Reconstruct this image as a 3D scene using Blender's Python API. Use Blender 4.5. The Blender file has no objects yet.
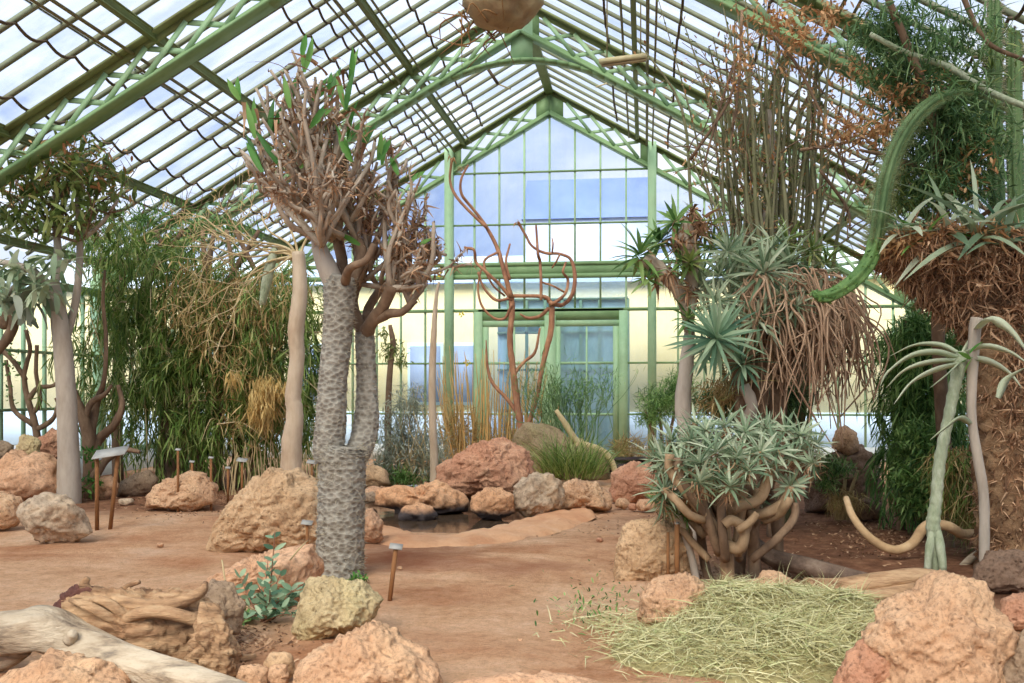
import bpy, math, random
import numpy as np
from mathutils import Vector, noise as mn
random.seed(7); rng = np.random.default_rng(7)
C = bpy.context.scene.collection
F = 1000.0; TH = math.radians(7.58); EYE = 1.6; HOR = 392.0
cs, sn = math.cos(TH), math.sin(TH)

# ---------- coordinates: a photo direction at a distance -> a point of the place
def P(px, py, d):
    u = (px - 512) / F
    return np.array([d * (-sn + u * cs), d * (cs + u * sn), EYE + (HOR - py) / F * d])
def dep(py): return EYE * F / (py - HOR)
def G(px, py):
    p = P(px, py, dep(py)); p[2] = 0.0
    return p
RIGHT = np.array([cs, sn, 0.0]); FWD = np.array([-sn, cs, 0.0]); UP = np.array([0, 0, 1.0])

def lin(c):
    return tuple(((v / 255) / 12.92 if v / 255 <= 0.04045 else ((v / 255 + 0.055) / 1.055) ** 2.4) for v in c) + (1.0,)

# ---------- materials
def newmat(name):
    m = bpy.data.materials.new(name); m.use_nodes = True
    nt = m.node_tree; nt.nodes.clear()
    out = nt.nodes.new('ShaderNodeOutputMaterial')
    return m, nt, out
def ramp(nt, fac, cols, lo=0.0, hi=1.0, interp='LINEAR'):
    r = nt.nodes.new('ShaderNodeValToRGB'); r.color_ramp.interpolation = interp
    e = r.color_ramp.elements
    n = len(cols)
    while len(e) < n: e.new(0.5)
    for i, c in enumerate(cols):
        e[i].position = lo + (hi - lo) * i / (n - 1); e[i].color = lin(c)
    nt.links.new(fac, r.inputs[0]); return r.outputs[0]
def noisen(nt, scale, detail=6, rough=0.6, vec=None, dist=0.0):
    n = nt.nodes.new('ShaderNodeTexNoise'); n.inputs['Scale'].default_value = scale
    n.inputs['Detail'].default_value = detail; n.inputs['Roughness'].default_value = rough
    n.inputs['Distortion'].default_value = dist
    if vec is not None: nt.links.new(vec, n.inputs['Vector'])
    return n.outputs['Fac']
def coords(nt, scale=(1, 1, 1)):
    t = nt.nodes.new('ShaderNodeTexCoord'); mp = nt.nodes.new('ShaderNodeMapping')
    mp.inputs['Scale'].default_value = scale
    nt.links.new(t.outputs['Object'], mp.inputs['Vector']); return mp.outputs['Vector']
def mixc(nt, a, b, fac, mode='MIX'):
    m = nt.nodes.new('ShaderNodeMix'); m.data_type = 'RGBA'; m.blend_type = mode
    if isinstance(fac, float): m.inputs['Factor'].default_value = fac
    else: nt.links.new(fac, m.inputs['Factor'])
    for s, v in ((6, a), (7, b)):
        if isinstance(v, tuple): m.inputs[s].default_value = lin(v)
        else: nt.links.new(v, m.inputs[s])
    return m.outputs[2]
def mat(name, cols, scale=4, bump=0.3, rough=0.85, bscale=None, cols2=None, scale2=1.0, fac2=0.5, stretch=(1, 1, 1), lo=0.3, hi=0.7, bdist=0.02, metal=0.0):
    m, nt, out = newmat(name)
    v = coords(nt, stretch)
    col = ramp(nt, noisen(nt, scale, 8, 0.65, v), cols, lo, hi)
    if cols2:
        col2 = ramp(nt, noisen(nt, scale2, 4, 0.6, v, 0.5), cols2, lo, hi)
        col = mixc(nt, col, col2, fac2)
    b = nt.nodes.new('ShaderNodeBsdfPrincipled')
    nt.links.new(col, b.inputs['Base Color']); b.inputs['Roughness'].default_value = rough
    b.inputs['Metallic'].default_value = metal
    b.inputs['Specular IOR Level'].default_value = 0.25
    if bump:
        bn = nt.nodes.new('ShaderNodeBump'); bn.inputs['Strength'].default_value = bump
        bn.inputs['Distance'].default_value = bdist
        nt.links.new(noisen(nt, bscale or scale * 5, 6, 0.7, v), bn.inputs['Height'])
        nt.links.new(bn.outputs[0], b.inputs['Normal'])
    nt.links.new(b.outputs[0], out.inputs[0]); return m
def leafmat(name, cols, rough=0.5, tr=0.35, tip=None):
    m, nt, out = newmat(name)
    a = nt.nodes.new('ShaderNodeAttribute'); a.attribute_name = 'rnd'
    col = ramp(nt, a.outputs['Fac'], cols)
    b = nt.nodes.new('ShaderNodeBsdfPrincipled'); b.inputs['Roughness'].default_value = rough
    b.inputs['Specular IOR Level'].default_value = 0.3
    t = nt.nodes.new('ShaderNodeBsdfTranslucent'); mx = nt.nodes.new('ShaderNodeMixShader')
    mx.inputs[0].default_value = tr
    nt.links.new(col, b.inputs['Base Color']); nt.links.new(col, t.inputs['Color'])
    nt.links.new(b.outputs[0], mx.inputs[1]); nt.links.new(t.outputs[0], mx.inputs[2])
    nt.links.new(mx.outputs[0], out.inputs[0]); return m

# ---------- mesh builder
CLAMP = False
class MB:
    def __init__(s): s.v = []; s.q = []; s.t = []; s.rq = []; s.rt = []; s.n = 0
    def add(s, v, q=None, t=None, rnd=None):
        v = np.asarray(v, float).reshape(-1, 3)
        if q is not None and len(q):
            q = np.asarray(q).reshape(-1, 4); s.q.append(q + s.n)
            s.rq.append(np.full(len(q), random.random()) if rnd is None else (np.full(len(q), rnd) if np.isscalar(rnd) else rnd))
        if t is not None and len(t):
            t = np.asarray(t).reshape(-1, 3); s.t.append(t + s.n)
            s.rt.append(np.full(len(t), random.random() if rnd is None else (rnd if np.isscalar(rnd) else 0.5)))
        s.v.append(v); s.n += len(v)
    def build(s, name, m, parent=None, smooth=True, loc=None, angle=None):
        v = np.concatenate(s.v)
        if CLAMP: v[:, 2] = np.minimum(v[:, 2], 8.6 - .572 * np.abs(v[:, 0] + 2.23))
        if parent is not None: o0 = np.array(parent['_o'])
        elif loc is not None: o0 = np.array(loc, float)
        else: o0 = np.array([(v[:, 0].min() + v[:, 0].max()) / 2, (v[:, 1].min() + v[:, 1].max()) / 2, v[:, 2].min()])
        q = np.concatenate(s.q) if s.q else np.zeros((0, 4), int)
        t = np.concatenate(s.t) if s.t else np.zeros((0, 3), int)
        me = bpy.data.meshes.new(name)
        me.vertices.add(len(v)); me.vertices.foreach_set('co', (v - o0).astype(np.float32).ravel())
        me.loops.add(len(q) * 4 + len(t) * 3)
        me.loops.foreach_set('vertex_index', np.concatenate([q.ravel(), t.ravel()]).astype(np.int32))
        me.polygons.add(len(q) + len(t))
        st = np.concatenate([np.arange(len(q)) * 4, len(q) * 4 + np.arange(len(t)) * 3]).astype(np.int32)
        me.polygons.foreach_set('loop_start', st)
        me.polygons.foreach_set('loop_total', np.concatenate([np.full(len(q), 4), np.full(len(t), 3)]).astype(np.int32))
        me.update(calc_edges=True); me.validate()
        r = np.concatenate([np.concatenate(s.rq) if s.rq else np.zeros(0), np.concatenate(s.rt) if s.rt else np.zeros(0)])
        if len(r) == len(me.polygons):
            a = me.attributes.new('rnd', 'FLOAT', 'FACE'); a.data.foreach_set('value', r.astype(np.float32))
        if smooth: me.polygons.foreach_set('use_smooth', np.ones(len(me.polygons), bool))
        me.materials.append(m)
        o = bpy.data.objects.new(name, me); C.objects.link(o)
        if parent is not None: o.parent = parent; o['_o'] = list(o0)
        else: o.location = o0; o['_o'] = list(o0)
        return o

def tag(o, label=None, cat=None, group=None, kind=None):
    if label: o['label'] = label
    if cat: o['category'] = cat
    if group: o['group'] = group
    if kind: o['kind'] = kind
    return o
def thing(name, label, cat, loc, group=None, kind=None):
    o = bpy.data.objects.new(name, None); C.objects.link(o); o.location = [float(x) for x in loc]
    o['_o'] = [float(x) for x in loc]; o.empty_display_size = 0.1
    return tag(o, label, cat, group, kind)
def clean():
    for o in bpy.data.objects:
        if '_o' in o: del o['_o']

def catmull(p, k):
    p = np.asarray(p, float)
    if len(p) < 3 or k < 2:
        if len(p) == 2 and k > 1: return np.array([p[0] + (p[1] - p[0]) * i / k for i in range(k + 1)])
        return p
    e = np.vstack([2 * p[0] - p[1], p, 2 * p[-1] - p[-2]]); out = []
    for i in range(1, len(e) - 2):
        a, b, c, d = e[i - 1:i + 3]
        for j in range(k):
            t = j / k
            out.append(0.5 * (2 * b + (c - a) * t + (2 * a - 5 * b + 4 * c - d) * t * t + (3 * b - a - 3 * c + d) * t ** 3))
    out.append(p[-1]); return np.array(out)
def tube(mb, pts, rad, n=8, k=4, rnd=None, ribs=None, wob=0.0, cap=True):
    pts = np.asarray(pts, float); rad = np.broadcast_to(np.asarray(rad, float), (len(pts),))
    pr = catmull(np.hstack([pts, rad[:, None]]), k); p = pr[:, :3]; r = np.maximum(pr[:, 3], 1e-4)
    T = np.gradient(p, axis=0); T /= np.linalg.norm(T, axis=1)[:, None] + 1e-9
    a = np.array([0, 0, 1.0]) if abs(T[0][2]) < 0.9 else np.array([1.0, 0, 0])
    N = np.cross(T[0], a); N /= np.linalg.norm(N)
    ang = np.arange(n) * 2 * math.pi / n; ca, sa = np.cos(ang), np.sin(ang)
    rows = []
    for i in range(len(p)):
        N = N - T[i] * np.dot(N, T[i]); N /= np.linalg.norm(N) + 1e-9
        B = np.cross(T[i], N)
        rr = np.full(n, r[i])
        if ribs is not None: rr = rr * ribs(i, ang)
        if wob: rr = rr * (1 + wob * (rng.random(n) - 0.5))
        rows.append(p[i] + ca[:, None] * N * rr[:, None] + sa[:, None] * B * rr[:, None])
    m = len(p); v = np.concatenate(rows + [[p[0]], [p[-1]]])
    i = np.arange(m - 1)[:, None] * n; j = np.arange(n)[None]; j2 = (j + 1) % n
    q = np.stack([i + j, i + j2, i + n + j2, i + n + j], -1).reshape(-1, 4)
    t = []
    if cap:
        j = np.arange(n); j2 = (j + 1) % n
        t = np.concatenate([np.stack([j2, j, np.full(n, m * n)], -1), np.stack([(m - 1) * n + j, (m - 1) * n + j2, np.full(n, m * n + 1)], -1)])
    mb.add(v, q, t, rnd if rnd is not None else random.random())
def bar(mb, a, b, w, h, side=(0, 1, 0)):
    a = np.asarray(a, float); b = np.asarray(b, float); s = np.asarray(side, float)
    t = b - a; t /= np.linalg.norm(t); s = s - t * np.dot(s, t); s /= np.linalg.norm(s); u = np.cross(t, s)
    v = [e + s * w / 2 * i + u * h / 2 * j for e in (a, b) for i, j in ((-1, -1), (1, -1), (1, 1), (-1, 1))]
    mb.add(v, [(0, 1, 2, 3), (7, 6, 5, 4), (0, 4, 5, 1), (1, 5, 6, 2), (2, 6, 7, 3), (3, 7, 4, 0)])
def box(mb, lo, hi):
    (x0, y0, z0), (x1, y1, z1) = lo, hi
    v = [(x0, y0, z0), (x1, y0, z0), (x1, y1, z0), (x0, y1, z0), (x0, y0, z1), (x1, y0, z1), (x1, y1, z1), (x0, y1, z1)]
    mb.add(v, [(3, 2, 1, 0), (4, 5, 6, 7), (0, 1, 5, 4), (1, 2, 6, 5), (2, 3, 7, 6), (3, 0, 4, 7)])

# leaf prototypes: along +Y, width in X, z = droop
def blade(seg=4, curl=0.25, prof='lance', fold=0.15):
    v = []; q = []
    for i in range(seg + 1):
        t = i / seg
        if prof == 'lance': w = math.sin(math.pi * min(1, 0.12 + 0.88 * t)) ** 0.8 if t < 1 else 0.03
        elif prof == 'strap': w = 1.0 if t < 0.6 else max(0.03, 1 - ((t - 0.6) / 0.4) ** 1.6)
        elif prof == 'taper': w = max(0.03, (1 - t) ** 0.7)
        else: w = math.sin(math.pi * (0.06 + 0.9 * t)) ** 0.6
        z = -curl * t * t
        v += [(-w * 0.5, t, z + fold * w * 0.1), (0, t, z - fold * w * 0.1), (w * 0.5, t, z + fold * w * 0.1)]
    for i in range(seg):
        a = i * 3; q += [(a, a + 1, a + 4, a + 3), (a + 1, a + 2, a + 5, a + 4)]
    return np.array(v), np.array(q)
def place(mb, proto, pos, dr, L, Wd, up=None, rnd=None, jit=0.3):
    pv, pq = proto; pos = np.asarray(pos, float); N = len(pos)
    if N == 0: return
    dr = np.asarray(dr, float); dr = dr / (np.linalg.norm(dr, axis=1)[:, None] + 1e-9)
    up = np.broadcast_to(np.array([0, 0, 1.0]) if up is None else up, (N, 3)) + rng.normal(0, jit, (N, 3)) + 1e-3
    x = np.cross(dr, up); x /= np.linalg.norm(x, axis=1)[:, None] + 1e-9; z = np.cross(x, dr)
    L = np.broadcast_to(L, (N,)); Wd = np.broadcast_to(Wd, (N,))
    v = pos[:, None] + x[:, None] * (pv[None, :, 0:1] * Wd[:, None, None]) + dr[:, None] * (pv[None, :, 1:2] * L[:, None, None]) + z[:, None] * (pv[None, :, 2:3] * L[:, None, None])
    q = pq[None] + (np.arange(N) * len(pv))[:, None, None]
    r = rng.random(N) if rnd is None else np.broadcast_to(rnd, (N,))
    mb.add(v.reshape(-1, 3), q.reshape(-1, 4), None, np.repeat(r, len(pq)))
def rosette(mb, c, axis, n, L, W, proto, e0=5, e1=80, rnd=None, lv=0.2):
    axis = np.asarray(axis, float); axis = axis / np.linalg.norm(axis)
    a = np.array([1.0, 0, 0]) if abs(axis[0]) < 0.8 else np.array([0, 1.0, 0])
    X = np.cross(axis, a); X /= np.linalg.norm(X); Y = np.cross(axis, X)
    i = np.arange(n); az = i * 2.39996 + rng.normal(0, 0.1, n); el = np.radians(e0 + (e1 - e0) * (i / n) ** 1.1 + rng.normal(0, 5, n))
    d = (np.cos(az) * np.cos(el))[:, None] * X + (np.sin(az) * np.cos(el))[:, None] * Y + np.sin(el)[:, None] * axis
    place(mb, proto, np.asarray(c) + d * L * 0.05 - axis * (1 - i / n)[:, None] * L * 0.15, d, L * (1 + rng.normal(0, lv, n)), W * (1 + rng.normal(0, .15, n)), up=axis, rnd=rnd, jit=0.15)
def strands(lst, d, n, dd=None, shell=.4, ln=(.35, .8), k=14, sp=.05):
    """leaf points strung along drooping strands -> points, directions"""
    c = blobs(lst, d, n, dd, shell); o = rng.normal(0, 1, (n, 3)); o[:, 2] = .1; o /= np.linalg.norm(o, axis=1)[:, None]
    L = rng.uniform(ln[0], ln[1], n)[:, None, None]; t = rng.random((n, k, 1))
    p = c[:, None] + o[:, None] * L * .45 * (1 - (1 - t) ** 2) - UP * L * t ** 1.6 + rng.normal(0, sp * .6, (n, k, 3))
    dr = o[:, None] * (1 - t) * .7 - UP * (.25 + t) + rng.normal(0, .38, (n, k, 3))
    p = p.reshape(-1, 3); dr = dr.reshape(-1, 3); s = p[:, 2] > .08
    return p[s], dr[s]
def rdir(n, up=0.0, s=1.0):
    d = rng.normal(0, s, (n, 3)); d[:, 2] += up; return d / (np.linalg.norm(d, axis=1)[:, None] + 1e-9)
def blobs(lst, d, n, dd=None, shell=0.5):
    """random points in a set of ellipsoids (px, py, rx, ry[, weight[, depth offset]]) at distance d"""
    w = np.array([b[2] * b[3] * (b[4] if len(b) > 4 else 1) for b in lst], float); w /= w.sum()
    k = rng.choice(len(lst), n, p=w); out = np.zeros((n, 3))
    u = rdir(n); r = (shell + (1 - shell) * rng.random(n)) if shell < 1 else np.ones(n)
    for i, b in enumerate(lst):
        s = k == i; off = b[5] if len(b) > 5 else 0.0
        c = P(b[0], b[1], d + off); sx = b[2] * d / F; sz = b[3] * d / F; sy = dd if dd else min(sx, sz * 1.5)
        uu = u[s] * r[s][:, None]
        out[s] = c + uu[:, 0:1] * sx * RIGHT + uu[:, 1:2] * sy * FWD + uu[:, 2:3] * sz * UP
    out[:, 2] = np.maximum(out[:, 2], 0.03); out[:, 2] = np.minimum(out[:, 2], 8.45 - .572 * np.abs(out[:, 0] + 2.23) - rng.random(n) * .2)
    return out
def grow(mb, p, d, L, r, lev, tips, spread=0.6, up=0.15, n=6, kids=(2, 3), seg=3, shrink=0.72, bend=0.18, segs=None):
    pts = [np.array(p, float)]; d = np.array(d, float); d /= np.linalg.norm(d)
    for i in range(seg):
        d = d + rng.normal(0, bend, 3); d[2] += up * 0.3; d /= np.linalg.norm(d); pts.append(pts[-1] + d * L / seg)
    r1 = r * shrink
    tube(mb, pts, np.linspace(r, r1, len(pts)), n=n, k=2)
    if segs is not None: segs += [(pts[i], pts[i + 1]) for i in range(len(pts) - 1)]
    if lev <= 0: tips.append((pts[-1], d)); return
    for i in range(random.randint(*kids)):
        nd = d + rng.normal(0, spread, 3); nd[2] += up
        grow(mb, pts[-1] if random.random() < .7 else pts[-2], nd, L * random.uniform(.65, .95), r1 * .85, lev - 1, tips, spread, up, n, kids, seg, shrink, bend, segs)
def pl(lst, d):
    """limb: (px, py, radius in px[, depth offset]) -> points, radii"""
    return [P(a[0], a[1], d + (a[3] if len(a) > 3 else 0)) for a in lst], [a[2] * d / F for a in lst]

# ---------- rocks
def ico(sub):
    import bmesh
    bm = bmesh.new(); bmesh.ops.create_icosphere(bm, subdivisions=sub, radius=1)
    v = np.array([x.co[:] for x in bm.verts]); f = np.array([[x.index for x in q.verts] for q in bm.faces]); bm.free(); return v, f
ICO = {k: ico(k) for k in (3, 4, 5, 6)}
def rock(outline, m, label, name='rock', cat='rock', base=None, thick=0.8, sub=5, rough=0.10, group=None, facet=0.5, parent=None, seed=None, grain=None, d=None, dent=1.0):
    if len(outline) == 4 and not hasattr(outline[0], '__len__'):
        x0, y0, x1, y1 = outline; cx, cy, a, b = (x0 + x1) / 2, (y0 + y1) / 2, (x1 - x0) / 2, (y1 - y0) / 2
        outline = []
        for i in range(14):
            t = i * 2 * math.pi / 14; s = random.uniform(.9, 1.06)
            ct, st = math.cos(t), math.sin(t)
            outline.append((cx + a * s * math.copysign(abs(ct) ** .8, ct), cy - b * s * math.copysign(abs(st) ** .8, st)))
    o = np.array(outline, float); y1 = o[:, 1].max(); x0, x1 = o[:, 0].min(), o[:, 0].max()
    c = np.array([(x0 + x1) / 2, (o[:, 1].min() + y1) / 2])
    dc = d if d else dep(base or y1); wid = (x1 - x0) * dc / F; th = wid * thick; dc = dc + (th * 0.35 if not d else 0)
    hgt = (y1 - o[:, 1].min()) * dc / F
    seed = seed if seed is not None else random.random() * 100
    v, f = ICO[sub]
    # silhouette radius by angle
    ph = np.arctan2(v[:, 2], v[:, 0]); A = np.linspace(-math.pi, math.pi, 181); R = np.zeros(181)
    rel = np.stack([o[:, 0] - c[0], c[1] - o[:, 1]], 1)
    for i, a in enumerate(A):
        dx, dy = math.cos(a), math.sin(a); best = 0
        for j in range(len(rel)):
            p, q = rel[j], rel[(j + 1) % len(rel)]; e = q - p; den = dx * e[1] - dy * e[0]
            if abs(den) < 1e-9: continue
            t = (p[0] * e[1] - p[1] * e[0]) / den; s = (p[0] * dy - p[1] * dx) / den
            if t > 0 and -1e-6 <= s <= 1.000001: best = max(best, t)
        R[i] = best or 1
    Rv = np.interp(ph, A, R) * dc / F
    cen = P(c[0], c[1], dc); out = np.zeros_like(v)
    sz = max(wid, hgt)
    # facets: pull towards random planes
    vv = v.copy(); rs = np.random.default_rng(int(seed * 1000))
    if facet > 0:
        for k in range(9):
            nn = rs.normal(0, 1, 3); nn[1] = -abs(nn[1]) if k % 3 else nn[1]; nn /= np.linalg.norm(nn)
            if abs(nn[1]) < 0.3: continue
            h = rs.uniform(.62, .85); dd = vv @ nn; s = dd > h; vv[s] -= nn * ((dd[s] - h) * facet)[:, None]
    rho = np.sqrt(vv[:, 0] ** 2 + vv[:, 2] ** 2) ; rho0 = np.sqrt(v[:, 0] ** 2 + v[:, 2] ** 2) + 1e-9
    w = np.minimum(rho, 1)
    co = cen + (v[:, 0] / rho0 * w * Rv)[:, None] * RIGHT + (vv[:, 1] * th / 2)[:, None] * FWD + (v[:, 2] / rho0 * w * Rv)[:, None] * UP
    nrm = v * 1.0
    for i in range(len(co)):
        q = Vector(v[i]) ; a = (mn.fractal(q * 2.2 + Vector((seed, seed, 0)), 0.9, 2.0, 5) )
        b = mn.fractal(q * 9 + Vector((seed, 0, seed)), 0.8, 2.1, 4) if sub > 4 else 0
        cth = mn.fractal(q * 24 + Vector((0, seed, 0)), 0.7, 2.1, 3) if sub > 5 else 0
        h = (a * rough * .85 + b * rough * 0.3 * dent + cth * rough * .12) * sz * 0.6
        if grain: h += mn.noise(Vector((v[i][0] * grain[0], v[i][1] * grain[1], v[i][2] * grain[2])) + Vector((seed, 0, 0))) * grain[3] * sz
        n = v[i]; co[i] += (n[0] * RIGHT + n[1] * FWD + n[2] * UP) * h
    mb = MB(); mb.add(co, None, f, 0.5)
    b = P(c[0], y1, dc); b[2] = co[:, 2].min()
    ob = mb.build(name, m, parent, loc=None if parent else b)
    if not parent: tag(ob, label, cat, group)
    return ob
# ================= camera, light, world
cam = bpy.data.cameras.new('camera'); co = bpy.data.objects.new('camera', cam); C.objects.link(co)
cam.sensor_width = 36; cam.lens = 36 * F / 1024; cam.shift_y = (HOR - 341.5) / 1024
cam.clip_end = 500
co.location = (0, 0, EYE); co.rotation_euler = (math.pi / 2, 0, TH); bpy.context.scene.camera = co
sc = bpy.context.scene
sc.view_settings.view_transform = 'Standard'; sc.view_settings.look = 'None'; sc.view_settings.gamma = 1
sc.view_settings.use_curve_mapping = False; sc.view_settings.exposure = 0.5
cy = sc.cycles
cy.max_bounces = 10; cy.diffuse_bounces = 4; cy.transparent_max_bounces = 24; cy.transmission_bounces = 6; cy.glossy_bounces = 3
cy.caustics_reflective = False; cy.caustics_refractive = False
cy.sample_clamp_indirect = 6
try: cy.use_denoising = True; cy.denoiser = 'OPENIMAGEDENOISE'
except Exception: pass

w = bpy.data.worlds.new('sky'); sc.world = w; w.use_nodes = True; nt = w.node_tree; nt.nodes.clear()
out = nt.nodes.new('ShaderNodeOutputWorld'); bg = nt.nodes.new('ShaderNodeBackground')
tc = nt.nodes.new('ShaderNodeTexCoord'); mp = nt.nodes.new('ShaderNodeMapping'); mp.inputs['Scale'].default_value = (1, 1, 2.2)
nt.links.new(tc.outputs['Generated'], mp.inputs[0])
f1 = noisen(nt, 3.2, 7, 0.62, mp.outputs[0], 0.6)
col = ramp(nt, f1, [(140, 164, 212), (186, 204, 236), (214, 225, 244), (246, 249, 253)], 0.36, 0.68)
nt.links.new(col, bg.inputs[0]); bg.inputs[1].default_value = .9
nt.links.new(bg.outputs[0], out.inputs[0])
sun = bpy.data.lights.new('sun', 'SUN'); so = bpy.data.objects.new('sun', sun); C.objects.link(so)
sun.energy = 5.2; sun.angle = math.radians(40); sun.color = (1, .93, .84)
so.rotation_euler = (math.radians(44), math.radians(-12), 0)

# ================= structure
YG = 23.5; XC = -2.23; W = 8.2; SL = .572; ZL = 8.14; ZU = 8.73; ZG = 8.95
Y0 = -3.5; BAY = 5.4
green = mat('painted_green_iron', [(98, 128, 80), (124, 154, 100), (144, 172, 118)], 1.6, .12, .55, 14, [(96, 118, 76), (132, 160, 122)], .5, .35)
palegreen = mat('pale_green_iron', [(126, 162, 118), (150, 184, 138), (164, 194, 148)], 2, .1, .55, 14, [(150, 150, 112), (150, 188, 156)], .8, .3)
dgreen = mat('weathered_green_iron', [(92, 102, 60), (120, 130, 78), (134, 150, 98)], 2.5, .2, .7, 16, [(112, 96, 60), (104, 124, 84)], .7, .4)
barmat = mat('weathered_bar_paint', [(96, 98, 72), (124, 126, 96), (112, 102, 74)], 2.2, .1, .6, 10, [(124, 138, 118), (92, 88, 64)], .6, .45)
cablem = mat('brown_cable', [(74, 60, 44), (98, 82, 60)], 6, .1, .7)
pipem = mat('rusty_pipe', [(104, 92, 60), (122, 112, 76), (96, 78, 52)], 3, .2, .7)
rustm = mat('rust', [(120, 84, 52), (150, 112, 70), (96, 66, 44)], 6, .3, .8)

def glassmat(name, tint, dirt, amt, streak=None):
    m, nt, out = newmat(name)
    t = nt.nodes.new('ShaderNodeBsdfTransparent'); t.inputs[0].default_value = lin(tint)
    d = nt.nodes.new('ShaderNodeBsdfTranslucent'); d.inputs[0].default_value = lin(dirt)
    g = nt.nodes.new('ShaderNodeBsdfGlossy'); g.inputs['Roughness'].default_value = .08; g.inputs[0].default_value = (.9, .95, 1, 1)
    v = coords(nt, streak or (1, 1, 1)); n = noisen(nt, .9, 6, .65, v, .3)
    mr = nt.nodes.new('ShaderNodeMapRange'); mr.inputs[1].default_value = .35; mr.inputs[2].default_value = .7
    mr.inputs[3].default_value = amt[0]; mr.inputs[4].default_value = amt[1]; nt.links.new(n, mr.inputs[0])
    m1 = nt.nodes.new('ShaderNodeMixShader'); nt.links.new(mr.outputs[0], m1.inputs[0]); nt.links.new(t.outputs[0], m1.inputs[1]); nt.links.new(d.outputs[0], m1.inputs[2])
    m2 = nt.nodes.new('ShaderNodeMixShader'); m2.inputs[0].default_value = .05; nt.links.new(m1.outputs[0], m2.inputs[1]); nt.links.new(g.outputs[0], m2.inputs[2])
    nt.links.new(m2.outputs[0], out.inputs[0]); return m
roofglass = glassmat('roof_glass', (246, 250, 255), (226, 230, 236), (.05, .5), (.5, 1.7, .5))
gableglass = glassmat('gable_glass', (226, 236, 250), (225, 232, 244), (.03, .2), (2.2, 1, .35))
frost = glassmat('frosted_glass', (232, 246, 244), (224, 240, 240), (.25, .5), (1.5, 1, .5))

def prof(h, z0): return z0 - SL * abs(h)
NB = int((YG - Y0) / .6)
for s, side in ((-1, 'left'), (1, 'right')):
    mb = MB(); he = W + .35
    a = (XC, Y0, prof(0, ZG)); b = (XC + s * he, Y0, prof(he, ZG)); c = (XC + s * he, YG + .1, prof(he, ZG)); d = (XC, YG + .1, prof(0, ZG))
    mb.add([a, b, c, d], [(0, 1, 2, 3)])
    ceil = tag(mb.build('ceiling_' + side, roofglass, loc=(XC, YG, prof(0, ZG)), smooth=False), kind='structure')
    mb = MB()
    for k in range(NB + 1):
        y = YG - k * .6
        bar(mb, (XC, y, prof(0, ZG) - .035), (XC + s * he, y, prof(he, ZG) - .035), .052, .06)
    for h in (4.9,):     # laps of the panes
        bar(mb, (XC + s * h, Y0, prof(h, ZG) + .012), (XC + s * h, YG, prof(h, ZG) + .012), .03, .012, (1, 0, -SL * s))
    mb.build('glazing_bar', barmat, ceil, smooth=False)
    # purlins with their pipes
    for h in (2.05, 4.2, 6.3, 8.1):
        mb = MB(); z = prof(h, ZU) - .02
        bar(mb, (XC + s * h, Y0, z), (XC + s * h, YG, z), .04, .12, (1, 0, 0)); bar(mb, (XC + s * h, Y0, z - .06), (XC + s * h, YG, z - .06), .085, .02, (1, 0, 0))
        bar(mb, (XC + s * h, Y0, z + .06), (XC + s * h, YG, z + .06), .085, .02, (1, 0, 0))
        tag(mb.build('purlin', dgreen, smooth=False), kind='structure')
    for h, r, dz in ((1.86, .02, -.05), (2.27, .028, .0), (2.4, .018, .06), (4.5, .024, .03), (4.66, .02, .08), (6.55, .022, .02)):
        mb = MB(); z = prof(h, ZU) + dz - .1
        tube(mb, [(XC + s * h, Y0, z), (XC + s * h, YG - .1, z)], r, 8, 1)
        tag(mb.build('roof_pipe', pipem), kind='structure')
    for h in (1.58, 2.75, 3.85, 5.95) if s > 0 else (1.58, 2.62, 2.95, 5.1, 5.95):
        mb = MB(); pts = []; yy = np.arange(Y0, YG - .05, .1)
        for y in yy:
            t = ((YG - y) / .6) % 1
            pts.append((XC + s * (h + .02 * math.sin(y * 1.3 + h * 5)), y, prof(h, ZG) - .09 - .085 * math.sin(math.pi * t)))
        tube(mb, pts, .021, 6, 1)
        tag(mb.build('blind_cable', cablem), kind='structure')
mb = MB(); z = ZU + .05
bar(mb, (XC, Y0, z), (XC, YG, z), .06, .3, (1, 0, 0)); bar(mb, (XC, Y0, z - .15), (XC, YG, z - .15), .2, .03, (1, 0, 0))
tag(mb.build('ridge_beam', dgreen, smooth=False), kind='structure')

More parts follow.
